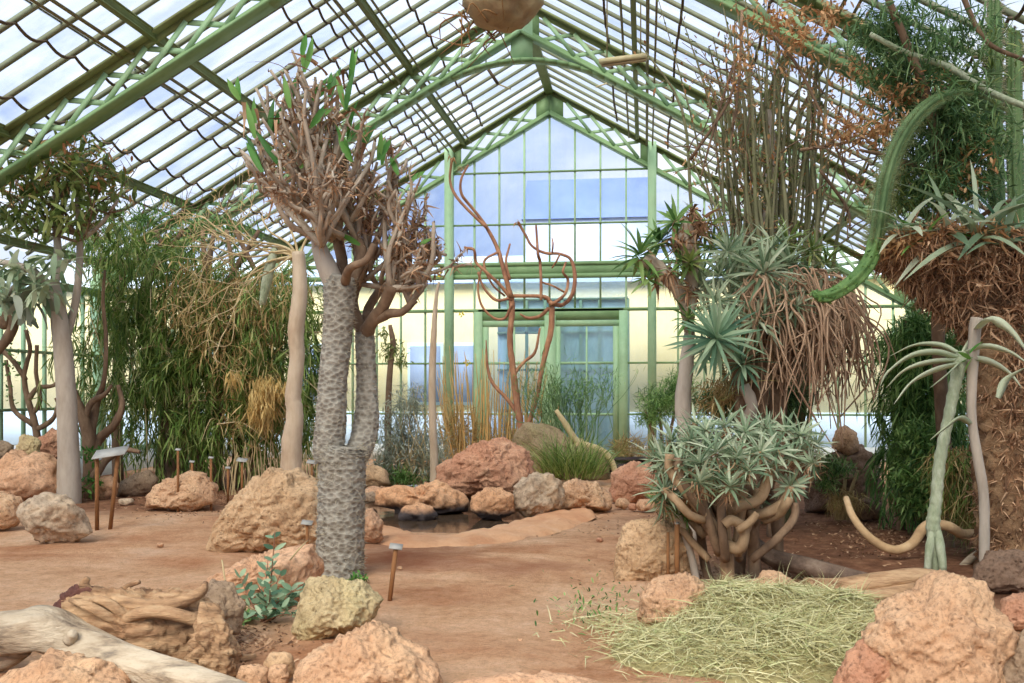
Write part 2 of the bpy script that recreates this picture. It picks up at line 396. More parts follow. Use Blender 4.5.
for ti, Y in enumerate((23.5, 18.1, 12.5, 7.1, 1.7)):
    t = thing('roof_truss', None, None, (XC, Y, 3.4), kind='structure')
    up = MB(); lo = MB(); la = MB(); gu = MB()
    for s in (-1, 1):
        A = lambda h, z, dy=0: (XC + s * h, Y + dy, prof(h, z))
        bar(up, A(0, ZU), A(W, ZU), .26, .04); bar(up, A(0, ZU - .05), A(W, ZU - .05), .03, .12)
        bar(lo, A(0, ZL), A(W, ZL), .28, .045); bar(lo, A(0, ZL + .05), A(W, ZL + .05), .03, .12)
        step = .56; h = .4; k = 0
        while h + step < W:
            if ti or not (abs(h + step / 2 - 2.3) < .35):
                for (h0, h1) in ((h, h + step), (h + step, h)):
                    bar(la, A(h0, ZL + .1, .02 if h0 < h1 else -.02), A(h1, ZU - .1, .02 if h0 < h1 else -.02), .012, .075)
            h += step; k += 1
        # gusset plates at apex, at the post head and at the eave
        for (h0, h1) in ((0, .32), (2.12, 2.52), (W - .4, W)) if ti == 0 else ((0, .32), (W - .4, W)):
            v = [A(h0, ZL + .02, -.014), A(h1, ZL + .02, -.014), A(h1, ZU - .02, -.014), A(h0, ZU - .02, -.014)]
            v += [(x, y + .028, zz) for x, y, zz in v]
            gu.add(v, [(0, 1, 2, 3), (7, 6, 5, 4), (0, 4, 5, 1), (1, 5, 6, 2), (2, 6, 7, 3), (3, 7, 4, 0)])
    up.build('top_chord', dgreen, t, smooth=False); lo.build('bottom_chord', green, t, smooth=False)
    la.build('lattice', palegreen, t, smooth=False); gu.build('gusset_plate', green, t, smooth=False)
    if ti:
        ar = MB(); HM = 1.75; pts = []
        for i in range(25):
            h = -2.6 + 5.2 * i / 24
            zz = (ZL - SL * HM) + .5 * SL * HM - .5 * SL / HM * h * h if abs(h) < HM else ZL - SL * abs(h)
            pts.append((XC + h, Y, zz))
        for a, b in zip(pts, pts[1:]): bar(ar, a, b, .22, .06)
        ar.build('arch_rib', green, t, smooth=False)
        g2 = MB(); box(g2, (XC - .2, Y - .02, ZL - .5), (XC + .2, Y + .02, ZL + .25)); g2.build('king_plate', palegreen, t, smooth=False)
    for s, side in ((-1, 'left'), (1, 'right')):
        mb = MB(); x = XC + s * (W + .02)
        box(mb, (x - .09, Y - .09, 0), (x + .09, Y + .09, prof(W, ZU))); box(mb, (x - .16, Y - .05, 2.7), (x + .16, Y + .05, prof(W, ZL) + .3))
        mb.build('post', palegreen, t, smooth=False)

# gable wall
plaster = mat('pale_plaster', [(206, 212, 206), (222, 226, 218)], 3, .05, .8)
wall = MB(); zz = [(-W, 0), (W, 0), (W, prof(W, ZL)), (0, ZL), (-W, prof(W, ZL))]
v = [(XC + h, YG, z) for h, z in zz]; wall.add(v, [(0, 1, 2, 3)], [(0, 3, 4)])
wb = tag(wall.build('wall_back', gableglass, loc=(XC, YG, 0), smooth=False), kind='structure')
gb = MB()
DL, DR = -3.92 - XC, -.5 - XC   # door opening
for k in range(-13, 14):
    h = k * .5975; z0 = 3.53 if DL < h < DR else 0
    bar(gb, (XC + h, YG - .03, z0), (XC + h, YG - .03, prof(h, ZL)), .045, .06, (1, 0, 0))
gb.build('glazing_bar', palegreen, wb, smooth=False)
tr = MB()
for z, t in ((6.79, .035), (5.56, .035), (4.62, .09), (4.33, .11), (2.28, .045), (1.08, .045)):
    hw = min(W, (ZL - z) / SL)
    segs = [(-hw, DL), (DR, hw)] if z < 3.4 else [(-hw, hw)]
    for a, b in segs: bar(tr, (XC + a, YG - .05, z), (XC + b, YG - .05, z), .08, t)
bar(tr, (XC - 2.39, YG - .05, 4.47), (XC + 2.39, YG - .05, 4.47), .05, .3)
bar(tr, (XC - W, YG - .05, 3.53), (XC + W, YG - .05, 3.53), .1, .07)
bar(tr, (XC + DL, YG - .05, 3.42), (XC + DR, YG - .05, 3.42), .1, .26)
tr.build('transom', green, wb, smooth=False)
po = MB()
for h in (-2.39, 2.39):
    box(po, (XC + h - .1, YG - .2, 0), (XC + h + .1, YG - .02, prof(h, ZU) + .02))
for h in (DL, DR): box(po, (XC + h - .1, YG - .14, 0), (XC + h + .1, YG - .02, 3.5))
po.build('post', palegreen, wb, smooth=False)
pb = MB(); box(pb, (XC - W, YG - .1, 0), (XC + DL, YG - .01, .35)); box(pb, (XC + DR, YG - .1, 0), (XC + W, YG - .01, .35))
pb.build('plinth', plaster, wb, smooth=False)
# doors in the gable
def door(n, h0, h1):
    m = MB(); y0, y1 = YG - .1, YG - .04; x0, x1 = XC + h0, XC + h1; w = .14
    box(m, (x0, y0, .25), (x0 + w, y1, 3.14)); box(m, (x1 - w, y0, .25), (x1, y1, 3.14)); box(m, (x0, y0, 3.14), (x1, y1, 3.28)); box(m, (x0, y0, 0), (x1, y1, .25))
    box(m, (x0 + w, y0 + .01, 2.25), (x1 - w, y1, 2.31)); box(m, (x0 + w, y0 + .01, 1.05), (x1 - w, y1, 1.11))
    xm = (x0 + x1) / 2
    d = tag(m.build('door_%d' % n, palegreen, loc=(xm, YG, 0), smooth=False), kind='structure')
    g = MB(); box(g, (xm - .02, y0 + .005, .25), (xm + .02, y1, 3.14)); g.build('glazing_bar', palegreen, d, smooth=False)
    g = MB(); g.add([(x0, YG - .07, 0), (x1, YG - .07, 0), (x1, YG - .07, 3.3), (x0, YG - .07, 3.3)], [(0, 1, 2, 3)]); g.build('pane', gableglass if n == 1 else frost, d, smooth=False)
    g = MB(); tube(g, [(x1 - .1 if n == 1 else x0 + .1, YG - .16, 1.0), (x1 - .1 if n == 1 else x0 + .1, YG - .16, 1.3)], .015, 8, 1); g.build('door_handle', rustm, d)
door(1, DL + .1, (DL + DR) / 2 - .1); door(2, (DL + DR) / 2 + .1, DR - .1)
m = MB(); xm = XC + (DL + DR) / 2; box(m, (xm - .13, YG - .14, 0), (xm + .13, YG - .02, 3.4)); tag(m.build('trim_1', palegreen, smooth=False), kind='structure')

# side walls
for s, side in ((-1, 'left'), (1, 'right')):
    x = XC + s * (W + .05); ze = prof(W, ZL) + .05
    m = MB(); m.add([(x, Y0, .4), (x, YG, .4), (x, YG, ze), (x, Y0, ze)], [(0, 1, 2, 3)])
    ws = tag(m.build('wall_' + side, gableglass, loc=(x, 10, 0), smooth=False), kind='structure')
    m = MB(); xi = x - s * .04
    for k in range(NB + 1): bar(m, (xi, YG - k * .6, .4), (xi, YG - k * .6, ze), .06, .045, (1, 0, 0))
    m.build('glazing_bar', palegreen, ws, smooth=False)
    m = MB()
    for z, t in ((2.29, .05), (1.3, .05), (.45, .1), (ze, .14)): bar(m, (xi, Y0, z), (xi, YG, z), .08, t, (1, 0, 0))
    m.build('transom', green, ws, smooth=False)
    m = MB(); box(m, (min(x, x - s * .2), Y0, 0), (max(x, x - s * .2), YG, .4)); m.build('plinth', plaster, ws, smooth=False)

# what stands outside the glass
cream = mat('cream_render', [(244, 224, 160), (250, 234, 178)], 1, .03, .9)
bluep = mat('pale_blue_panel', [(196, 212, 220), (210, 224, 230)], 1, .03, .8)
slate = mat('blue_slate', [(112, 134, 184), (128, 148, 194), (146, 164, 204)], .3, .05, .8, 6)
pcyan = mat('pale_cyan_paint', [(196, 222, 218), (210, 232, 228)], 1.5, .03, .7)
greypane = mat('blue_grey_pane', [(140, 156, 180), (160, 176, 196)], 1, .02, .4)
grav = mat('outside_paving', [(150, 148, 138), (176, 172, 160)], 2, .1, .9)
hb = thing('neighbouring_building', 'long cream rendered building seen through the gable glass', 'building', (XC, 31, 0), kind='structure')
m = MB(); box(m, (-26, 30, 1.0), (20, 34, 4.9)); m.build('wall', cream, hb, smooth=False)
m = MB(); box(m, (-26, 29.95, -.1), (20, 34, 1.0)); m.build('lower_wall', bluep, hb, smooth=False)
m = MB(); m.add([(-26, 29.7, 4.9), (20, 29.7, 4.9), (20, 32, 6.0), (-26, 32, 6.0)], [(0, 1, 2, 3)]); m.build('roof', bluep, hb, smooth=False)
for x in (-13.5, -10.8, -7.2, -5.9, 7.2, 10):
    f = MB(); box(f, (x, 29.9, 1.2), (x + 1.1, 30, 3.1)); f = f.build('window', pcyan, hb, smooth=False)
    g = MB(); box(g, (x + .08, 29.88, 1.3), (x + 1.02, 29.91, 3.0)); g.build('pane', greypane, f, smooth=False)
m = MB(); vb = thing('porch', 'pale green glazed porch behind the double door of the gable', 'porch', (xm, 25, 0), kind='structure')
x0, x1 = XC + DL - .05, XC + DR + .05
m = MB(); m.add([(x0, YG + .1, 4.4), (x1, YG + .1, 4.4), (x1, 27, 4.1), (x0, 27, 4.1)], [(0, 1, 2, 3)]); m.build('roof', frost, vb, smooth=False)
m = MB(); box(m, (xm, 26.9, 0), (x1, 27, 4.1)); box(m, (x0, 26.9, 3.2), (xm, 27, 4.1)); box(m, (x0, 26.9, 0), (x0 + .3, 27, 3.2)); m.build('wall', pcyan, vb, smooth=False)
m = MB()
for x in (x0 + .3, x0 + .8, x0 + 1.3, xm, xm + .5, xm + 1.0, x1): box(m, (x - .04, 26.8, 0), (x + .04, 26.9, 4.1))
for z in (1.1, 2.2, 3.2, 4.1): box(m, (x0, 26.8, z - .03), (x1, 26.9, z + .03))
m.build('frame', palegreen, vb, smooth=False)
fb = thing('distant_hall', 'distant hall with a blue grey slate roof beyond the gable', 'building', (5, 62, 0), kind='structure')
m = MB(); box(m, (-7.3, 60, 0), (.3, 66, 12)); m.build('wall', mat('pale_lavender_render', [(190, 202, 222), (214, 220, 234)], 1, .02, .9), fb, smooth=False)
m = MB(); v = [(-7.4, 59.8, 12), (.4, 59.8, 12), (.4, 66, 12), (-7.4, 66, 12), (-7.3, 62, 14.8), (.3, 62, 14.8), (.3, 64, 14.8), (-7.3, 64, 14.8)]
m.add(v, [(0, 1, 5, 4), (1, 2, 6, 5), (2, 3, 7, 6), (3, 0, 4, 7), (4, 5, 6, 7)]); m.build('roof', slate, fb, smooth=False)
m = MB(); box(m, (-60, YG + .2, -.3), (60, 120, -.12)); box(m, (-60, -20, -.3), (XC - W - .3, YG + .2, -.12)); box(m, (XC + W + .3, -20, -.3), (60, YG + .2, -.12))
tag(m.build('exterior_ground', grav, smooth=False), kind='structure')

# ================= ground
pondpx = [(364, 502), (376, 517), (415, 528), (470, 529), (515, 524), (548, 513), (556, 502), (520, 494), (470, 488), (415, 482), (372, 487)]
pond = np.array([G(*p)[:2] for p in pondpx])
def inpoly(x, y, poly):
    c = False; n = len(poly); j = n - 1
    for i in range(n):
        if (poly[i][1] > y) != (poly[j][1] > y) and x < (poly[j][0] - poly[i][0]) * (y - poly[i][1]) / (poly[j][1] - poly[i][1] + 1e-12) + poly[i][0]: c = not c
        j = i
    return c
def pdist(x, y, poly):
    b = 1e9
    for i in range(len(poly)):
        p, q = poly[i], poly[(i + 1) % len(poly)]; e = q - p
        t = max(0, min(1, ((x - p[0]) * e[0] + (y - p[1]) * e[1]) / (e @ e))); b = min(b, math.hypot(x - p[0] - e[0] * t, y - p[1] - e[1] * t))
    return b
def gz(x, y):
    z = .05 * mn.noise(Vector((x * .45, y * .45, 3))) + .025 * mn.noise(Vector((x * 1.7, y * 1.7, 9)))+ .012 * mn.noise(Vector((x * 5, y * 5, 1)))
    if 11 < y < 20 and -6 < x < 2:
        dd = pdist(x, y, pond); s = -dd if inpoly(x, y, pond) else dd
        if s < 1.6: z = z * .3 - .02
        if s < .35: z = z - .28 * min(1, max(0, (.2 - s) / .45))
    return z
xs = np.arange(XC - W, XC + W + .01, .085); ys = np.concatenate([np.arange(3.6, 12, .06), np.arange(12, YG + .05, .1)])
v = np.array([(x, y, gz(x, y)) for y in ys for x in xs]); nx = len(xs)
i = np.arange(len(ys) - 1)[:, None] * nx; j = np.arange(nx - 1)[None]
q = np.stack([i + j, i + j + 1, i + j + 1 + nx, i + j + nx], -1).reshape(-1, 4)
m, nt, out = newmat('sandy_soil'); vv = coords(nt)
c1 = ramp(nt, noisen(nt, .9, 8, .62, vv, .4), [(200, 148, 106), (224, 176, 132), (240, 198, 156), (248, 216, 180)], .33, .68)
c2 = ramp(nt, noisen(nt, 9, 8, .75, vv), [(158, 110, 80), (222, 172, 132), (244, 208, 174)], .3, .7)
c = mixc(nt, c1, c2, .45); c = mixc(nt, c, ramp(nt, noisen(nt, 42, 6, .8, vv), [(186, 170, 160), (255, 255, 255)], .34, .5), .5, 'MULTIPLY')
patch = ramp(nt, noisen(nt, .42, 5, .6, coords(nt, (1, 1.6, 1)), .6), [(255, 255, 255), (222, 196, 180)], .48, .64)
c = mixc(nt, c, patch, .8, 'MULTIPLY')
def soilmask(px, py, r0, r1, sq=1.0):
    g = G(px, py); t_ = nt.nodes.new('ShaderNodeTexCoord'); mp_ = nt.nodes.new('ShaderNodeMapping'); mp_.vector_type = 'POINT'
    mp_.inputs['Location'].default_value = (-g[0], -g[1] * sq, 0); mp_.inputs['Scale'].default_value = (1, sq, 0); nt.links.new(t_.outputs['Object'], mp_.inputs[0])
    ln = nt.nodes.new('ShaderNodeVectorMath'); ln.operation = 'LENGTH'; nt.links.new(mp_.outputs[0], ln.inputs[0])
    ad = nt.nodes.new('ShaderNodeMath'); ad.operation = 'MULTIPLY_ADD'; ad.inputs[1].default_value = 1.6; nt.links.new(noisen(nt, 1.4, 7, .7, vv), ad.inputs[0]); nt.links.new(ln.outputs['Value'], ad.inputs[2])
    mr = nt.nodes.new('ShaderNodeMapRange'); mr.inputs[1].default_value = r0 + .8; mr.inputs[2].default_value = r1 + .8; mr.inputs[3].default_value = 1; mr.inputs[4].default_value = 0; nt.links.new(ad.outputs[0], mr.inputs[0]); return mr.outputs[0]
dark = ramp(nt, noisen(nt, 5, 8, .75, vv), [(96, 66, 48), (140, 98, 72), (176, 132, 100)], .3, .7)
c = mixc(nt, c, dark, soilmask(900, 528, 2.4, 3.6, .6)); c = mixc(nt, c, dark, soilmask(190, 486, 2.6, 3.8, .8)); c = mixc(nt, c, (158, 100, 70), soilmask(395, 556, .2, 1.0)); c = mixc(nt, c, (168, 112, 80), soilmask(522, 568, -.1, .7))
b = nt.nodes.new('ShaderNodeBsdfPrincipled'); b.inputs['Roughness'].default_value = .95; b.inputs['Specular IOR Level'].default_value = .1
nt.links.new(c, b.inputs[0]); bn = nt.nodes.new('ShaderNodeBump'); bn.inputs['Strength'].default_value = 1.0; bn.inputs['Distance'].default_value = .05
nt.links.new(noisen(nt, 16, 10, .8, vv), bn.inputs['Height']); nt.links.new(bn.outputs[0], b.inputs['Normal']); nt.links.new(b.outputs[0], out.inputs[0])
mb = MB(); mb.add(v, q); tag(mb.build('floor', m, loc=(0, 0, 0)), kind='structure')
mb = MB(); box(mb, (XC - W, Y0, -.4), (XC + W, 3.62, -.01)); tag(mb.build('floor_near', m, loc=(0, 0, 0), smooth=False), kind='structure')
# pond water and clay kerb
m, nt, out = newmat('pond_water'); b = nt.nodes.new('ShaderNodeBsdfPrincipled'); b.inputs[0].default_value = lin((84, 68, 52)); b.inputs['Roughness'].default_value = .06
bn = nt.nodes.new('ShaderNodeBump'); bn.inputs['Strength'].default_value = .12; bn.inputs['Distance'].default_value = .02; nt.links.new(noisen(nt, 5, 3, .5, coords(nt)), bn.inputs['Height']); nt.links.new(bn.outputs[0], b.inputs['Normal'])
nt.links.new(b.outputs[0], out.inputs[0])
pc = pond.mean(0); mb = MB(); pp = pc + (pond - pc) * 1.12
mb.add([(pc[0], pc[1], -.045)] + [(a, bb, -.045) for a, bb in pp], None, [(0, 1 + i, 1 + (i + 1) % len(pp)) for i in range(len(pp))])
tag(mb.build('pond_water', m, smooth=False), 'still brown water of the small pond among the boulders', 'water', kind='stuff')
clay = mat('clay_kerb', [(196, 136, 92), (222, 168, 122), (234, 190, 148)], 3, .6, .9, 18, [(170, 112, 78), (232, 186, 142)], 1.2, .4, bdist=.03)
kp = [(356, 528), (385, 538), (430, 542), (480, 538), (525, 529), (556, 519), (585, 512)]
pts = catmull([G(*p) for p in kp], 10); mb = MB(); rows = []
T = np.gradient(pts, axis=0); T /= np.linalg.norm(T, axis=1)[:, None]; N = np.stack([-T[:, 1], T[:, 0], T[:, 2] * 0], 1)
M = 17
for i, p in enumerate(pts):
    wd = .42 * (1 + .25 * mn.noise(Vector((i * .21, 0, 0)))) * min(1, (len(pts) - i) / 12 + .3); 
    for k in range(M):
        u = -1 + 2 * k / (M - 1); h = .085 * (1 - abs(u) ** 3) - .03
        qx = p + N[i] * u * wd; nz = .04 * mn.noise(Vector((qx[0] * 4, qx[1] * 4, 0))) + .02 * mn.noise(Vector((qx[0] * 12, qx[1] * 12, 0)))
        rows.append((qx[0], qx[1], h + nz))
i = np.arange(len(pts) - 1)[:, None] * M; j = np.arange(M - 1)[None]
mb.add(rows, np.stack([i + j, i + j + 1, i + j + 1 + M, i + j + M], -1).reshape(-1, 4)); tag(mb.build('pond_kerb', clay), 'low rounded clay kerb along the near side of the pond', 'kerb', kind='structure')

# fittings under the roof
t0 = thing('hanging_globe', 'large round tan and brown globe hanging below the ridge', 'hanging globe', P(503, 2, 11.8))
m = MB(); c = P(503, -4, 11.8); vv_, ff = ICO[4]; o = vv_.copy()
o = np.array([c + q * np.array([.47, .44, .4]) * (1 + .13 * mn.fractal(Vector(q * 2.3), .9, 2, 4)) for q in vv_]); m.add(o, None, ff, .5)
m.build('shell', mat('tan_rust_shell', [(112, 84, 60), (166, 132, 96), (196, 172, 128)], 3, .5, .8, 12, [(176, 176, 130), (120, 86, 62)], 1.5, .5), t0)
m = MB(); tube(m, [c + (0, 0, .35), (c[0], c[1], prof(c[0] - XC, ZU))], .02, 8, 1); m.build('hanger', rustm, t0)
m = MB()
for k in range(26):
    a = c + rdir(1, -.3)[0] * (.42, .42, .34) + (-.15, 0, -.1); tube(m, [a, a + rng.normal(0, .12, 3), a + rng.normal(0, .2, 3) + (-.08, 0, -.05)], [.012, .01, .004], 5, 3)
tag(m.build('dry_twig', rustm, t0), kind='stuff')
def fit(px, py, d, px2, py2, d2, label, name, cat, r, m1, extra=None):
    a, b = P(px, py, d), P(px2, py2, d2); t = thing(name, label, cat, a)
    m = MB(); bar(m, a, b, r * 2, r * 1.3); m.build('body', m1, t, smooth=False)
    return t, a, b
creamm = mat('aged_cream_metal', [(176, 160, 116), (206, 194, 150)], 4, .1, .5)
t, a, b = fit(600, 62, 15.4, 648, 56, 15.1, 'long cream strip light hanging under the roof by the bundled pipes', 'strip_light', 'lamp', .055, creamm)
m = MB(); tube(m, [a + (0.03, 0, -.06), b + (-.03, 0, -.06)], .025, 10, 1); m.build('tube', mat('lamp_tube', [(170, 150, 110), (140, 116, 80)], 3, 0, .3), t)
m = MB()
for q in (a * .85 + b * .15, a * .15 + b * .85): tube(m, [q, (q[0], q[1], prof(q[0] - XC, ZU))], .012, 6, 1)
m.build('hanger', pipem, t)
for (x0_, y0_, x1_, y1_, lb) in ((486, 66, 498, 84, 'dark vent opener arm hanging on the left roof slope'), (611, 64, 611, 82, 'dark vent opener arm hanging on the right roof slope')):
    t, a, b = fit(x0_, y0_, 19.5, x1_, y1_, 19.5, lb, 'vent_opener', 'vent opener', .045, cablem)
    m = MB(); tube(m, [b, b + RIGHT * (.25 if x0_ < 500 else -.3) + (0, 0, -.1)], .015, 6, 1); m.build('rod', creamm, t)
    m = MB(); tube(m, [a, (a[0], a[1], prof(a[0] - XC, ZG))], .015, 6, 1); m.build('bracket', dgreen, t)
# ================= rocks
def noisec(nt, sc, v):
    n = nt.nodes.new('ShaderNodeTexNoise'); n.inputs['Scale'].default_value = sc; nt.links.new(v, n.inputs['Vector']); return n.outputs['Color']
def rockmat(n, a, b, c, hi, pores=.5, sc=3, wet=False):
    m, nt, out = newmat(n); v = coords(nt)
    c1 = ramp(nt, noisen(nt, sc, 9, .7, v, .2), [a, b, c], .3, .7)
    c2 = ramp(nt, noisen(nt, sc * .5, 3, .5, v, .4), [b, hi], .45, .65); col = mixc(nt, c1, c2, .45)
    vo = nt.nodes.new('ShaderNodeTexVoronoi'); vo.inputs['Scale'].default_value = sc * 7; vo.feature = 'F1'; nt.links.new(v, vo.inputs['Vector'])
    po = nt.nodes.new('ShaderNodeMapRange'); po.inputs[1].default_value = .05; po.inputs[2].default_value = .35; nt.links.new(vo.outputs['Distance'], po.inputs[0])
    mx = nt.nodes.new('ShaderNodeMath'); mx.operation = 'MULTIPLY_ADD'; mx.inputs[1].default_value = pores; nt.links.new(po.outputs[0], mx.inputs[0]); nt.links.new(mixc(nt, v, noisec(nt, 6, v), .08), vo.inputs['Vector']); nt.links.new(noisen(nt, sc * 5, 9, .75, v), mx.inputs[2])
    col = mixc(nt, tuple(int(k * .62) for k in a), col, ramp(nt, mx.outputs[0], [(90, 90, 90), (255, 255, 255)], .3, .75))
    col = mixc(nt, col, ramp(nt, noisen(nt, sc * 12, 7, .8, v), [(140, 128, 118), (255, 255, 255)], .36, .52), .6, 'MULTIPLY')
    if wet:
        ge = nt.nodes.new('ShaderNodeNewGeometry'); sx = nt.nodes.new('ShaderNodeSeparateXYZ'); nt.links.new(ge.outputs['Position'], sx.inputs[0])
        ma = nt.nodes.new('ShaderNodeMath'); ma.operation = 'MULTIPLY_ADD'; ma.inputs[1].default_value = .12; nt.links.new(noisen(nt, 4, 4, .6, v), ma.inputs[0]); nt.links.new(sx.outputs[2], ma.inputs[2])
        mr = nt.nodes.new('ShaderNodeMapRange'); mr.inputs[1].default_value = .1; mr.inputs[2].default_value = .17; nt.links.new(ma.outputs[0], mr.inputs[0]); col = mixc(nt, (86, 78, 76), col, mr.outputs[0])
    b_ = nt.nodes.new('ShaderNodeBsdfPrincipled'); b_.inputs['Roughness'].default_value = .95; b_.inputs['Specular IOR Level'].default_value = .15
    nt.links.new(col, b_.inputs[0]); bn = nt.nodes.new('ShaderNodeBump'); bn.inputs['Strength'].default_value = .85; bn.inputs['Distance'].default_value = .035
    nt.links.new(mx.outputs[0], bn.inputs['Height']); nt.links.new(bn.outputs[0], b_.inputs['Normal']); nt.links.new(b_.outputs[0], out.inputs[0]); return m
r_tan = rockmat('tan_tuff', (164, 132, 98), (206, 170, 130), (232, 200, 160), (222, 188, 146))
r_pink = rockmat('pink_tuff', (172, 130, 98), (212, 170, 132), (232, 198, 160), (228, 192, 148))
r_orange = rockmat('orange_sandstone', (182, 138, 102), (216, 170, 132), (234, 196, 160), (228, 192, 156), .25, 2)
r_wet = rockmat('pond_sandstone', (186, 136, 96), (222, 170, 126), (240, 196, 154), (232, 190, 148), .25, 2, True)
r_red = rockmat('red_lava', (158, 108, 84), (198, 146, 114), (218, 174, 140), (216, 176, 140), .5)
r_grey = rockmat('grey_brown_stone', (126, 104, 84), (168, 144, 118), (200, 174, 144), (190, 160, 122), .3)
r_lgrey = rockmat('light_grey_stone', (164, 142, 118), (206, 182, 152), (224, 202, 174), (222, 188, 146), .2, 2)
r_dark = rockmat('dark_brown_stone', (96, 78, 64), (138, 112, 92), (168, 140, 116), (152, 124, 100), .4)
r_green = rockmat('lichened_stone', (158, 136, 98), (204, 182, 138), (226, 208, 168), (200, 188, 132), .5)
r_moss = rockmat('mossy_stone', (112, 98, 70), (160, 138, 108), (190, 164, 134), (118, 116, 66), .4)
def wetmat(n, dry, zline):
    """stone of the pond, stained dark where it stands in water"""
    return rockmat(n, *dry)
R = rock
R([(210, 545), (214, 525), (228, 508), (246, 488), (270, 471), (296, 470), (318, 484), (332, 505), (334, 540), (318, 552), (250, 553), (222, 552)], r_tan, 'big tan pitted boulder behind and beside the spiny grey trunk', thick=.8, sub=6, seed=3.3)
R([(16, 511), (36, 495), (66, 490), (78, 503), (92, 534), (76, 545), (44, 543), (28, 528)], r_lgrey, 'angular grey boulder at the foot of the smooth grey trunk', thick=.7, seed=5.1, facet=.8)
R([(0, 462), (14, 452), (44, 456), (58, 464), (66, 486), (60, 500), (20, 508), (-20, 505), (-25, 470)], r_orange, 'broad orange tan boulder left of the smooth grey trunk', thick=.8, base=507)
R([(-30, 498), (-5, 490), (18, 497), (24, 515), (14, 528), (-30, 530)], r_pink, 'pinkish brown boulder cut by the frame left of the angular grey one', thick=.7)
R((16, 434, 40, 470), r_green, 'small yellow brown stone standing on the orange tan boulder', base=498, d=14.6)
R([(34, 462), (38, 436), (50, 428), (62, 430), (64, 462)], r_red, 'upright red brown stone against the smooth grey trunk', base=492, d=15.2, thick=.7)
R([(-12, 448), (0, 440), (12, 444), (16, 462), (-10, 466)], r_grey, 'grey brown stone at the far left edge above the boulders', base=492, d=15.6)
R((97, 476, 118, 500), r_orange, 'small orange stone behind the paired label stakes', thick=.8, sub=4)
R([(118, 497), (120, 482), (134, 473), (150, 470), (158, 480), (154, 490), (140, 497)], r_grey, 'grey brown wedge stone behind the flat label stand', thick=.7, sub=4)
R([(140, 510), (142, 496), (160, 482), (185, 473), (205, 474), (217, 486), (215, 502), (190, 510), (160, 512)], r_pink, 'long pinkish grey boulder under the weeping shrub', thick=.6)
R((118, 498, 134, 506), r_lgrey, 'little pale stone lying on the sand near the wedge stone', sub=3)
R([(362, 512), (372, 508), (382, 520), (383, 538), (374, 546), (358, 545), (352, 525)], r_orange, 'rounded orange boulder just right of the spiny grey trunk', thick=.9, base=546)
R([(196, 596), (208, 578), (240, 562), (285, 548), (312, 546), (322, 560), (318, 578), (300, 596), (250, 606)], r_orange, 'flat orange slab in front of the big tan boulder', thick=.7, sub=6, seed=8, facet=.3)
R([(188, 632), (194, 596), (212, 580), (232, 584), (244, 606), (240, 636), (210, 646)], r_grey, 'shaded brown boulder behind the gnarled log end', thick=.8, base=650)
R([(292, 632), (296, 604), (306, 582), (330, 573), (362, 584), (384, 600), (382, 618), (366, 632), (330, 642), (300, 642)], r_green, 'yellow grey lichened boulder below the spiny trunk', thick=.8, sub=6, seed=11)
R([(284, 705), (292, 680), (318, 650), (345, 634), (366, 626), (398, 628), (424, 648), (440, 680), (446, 710), (360, 730)], r_pink, 'large pinkish pitted boulder at the bottom edge', thick=.8, base=712, sub=6, seed=13)
R((264, 650, 296, 682), r_tan, 'round tan cobble beside the blue green seedling', sub=4, base=686)
R((236, 664, 270, 690), r_pink, 'small pink stone under the blue green seedling', sub=4, base=690)
R((266, 664, 290, 686), r_pink, 'small smooth rosy stone in front of the round tan cobble', sub=4, base=694)
R([(-20, 705), (0, 680), (30, 662), (62, 654), (100, 664), (130, 680), (140, 710), (60, 730)], r_pink, 'flat pink slab under the pale fallen branch', thick=.6, base=706, facet=.3)
R([(425, 700), (450, 684), (500, 676), (560, 674), (600, 682), (640, 700), (540, 730)], r_orange, 'flat sandy slab at the bottom middle edge', thick=.35, base=708, facet=.2, rough=.04)
# pond stones
R([(376, 505), (380, 492), (396, 486), (416, 488), (440, 482), (456, 490), (468, 502), (466, 512), (440, 514), (400, 513)], r_wet, 'long lumpy orange boulder lying across the pond', thick=.6, base=512, rough=.16)
R([(397, 518), (402, 508), (418, 503), (432, 507), (439, 516), (430, 525), (408, 525)], r_wet, 'low orange stone standing alone in the pond water', thick=.8, base=522, sub=4, d=12.9)
R([(468, 510), (472, 496), (484, 488), (500, 487), (512, 494), (516, 512), (500, 520), (480, 520)], r_wet, 'rounded orange boulder with dark wet foot at the pond edge', thick=.9, base=518)
R([(512, 510), (514, 486), (530, 474), (548, 473), (562, 482), (564, 505), (550, 517), (526, 516)], r_lgrey, 'knobbly grey and cream boulder right of the pond', thick=.8, base=516, rough=.16)
R([(556, 512), (560, 486), (576, 480), (598, 484), (612, 498), (610, 510), (580, 514)], r_pink, 'pinkish grey boulder next to the knobbly one', thick=.7, base=512, rough=.15)
R([(438, 487), (442, 472), (456, 466), (466, 472), (466, 486), (452, 490)], r_pink, 'small pink stone at the left foot of the red boulder', base=492, sub=4, d=15.8)
R([(434, 492), (440, 468), (458, 450), (486, 439), (512, 440), (530, 452), (536, 480), (530, 498), (480, 504)], r_red, 'big domed red lava boulder behind the pond', thick=.7, base=500, sub=6)
R([(512, 470), (514, 436), (526, 422), (548, 426), (580, 440), (606, 452), (612, 484), (580, 494), (530, 488)], r_moss, 'mossy grey boulder behind the red one', thick=.6, base=489, d=18.4)
R([(608, 500), (612, 474), (630, 462), (652, 464), (664, 480), (660, 500), (634, 506)], r_red, 'rusty brown boulder under the dark shelf', thick=.7, base=504)
R((636, 498, 660, 512), r_orange, 'small orange stone right of the rusty brown boulder', sub=4)
R((614, 498, 630, 509), r_pink, 'small pink stone in front of the rusty brown boulder', sub=4)
R((601, 502, 613, 511), r_grey, 'little grey stone beside the pinkish grey boulder', sub=3)
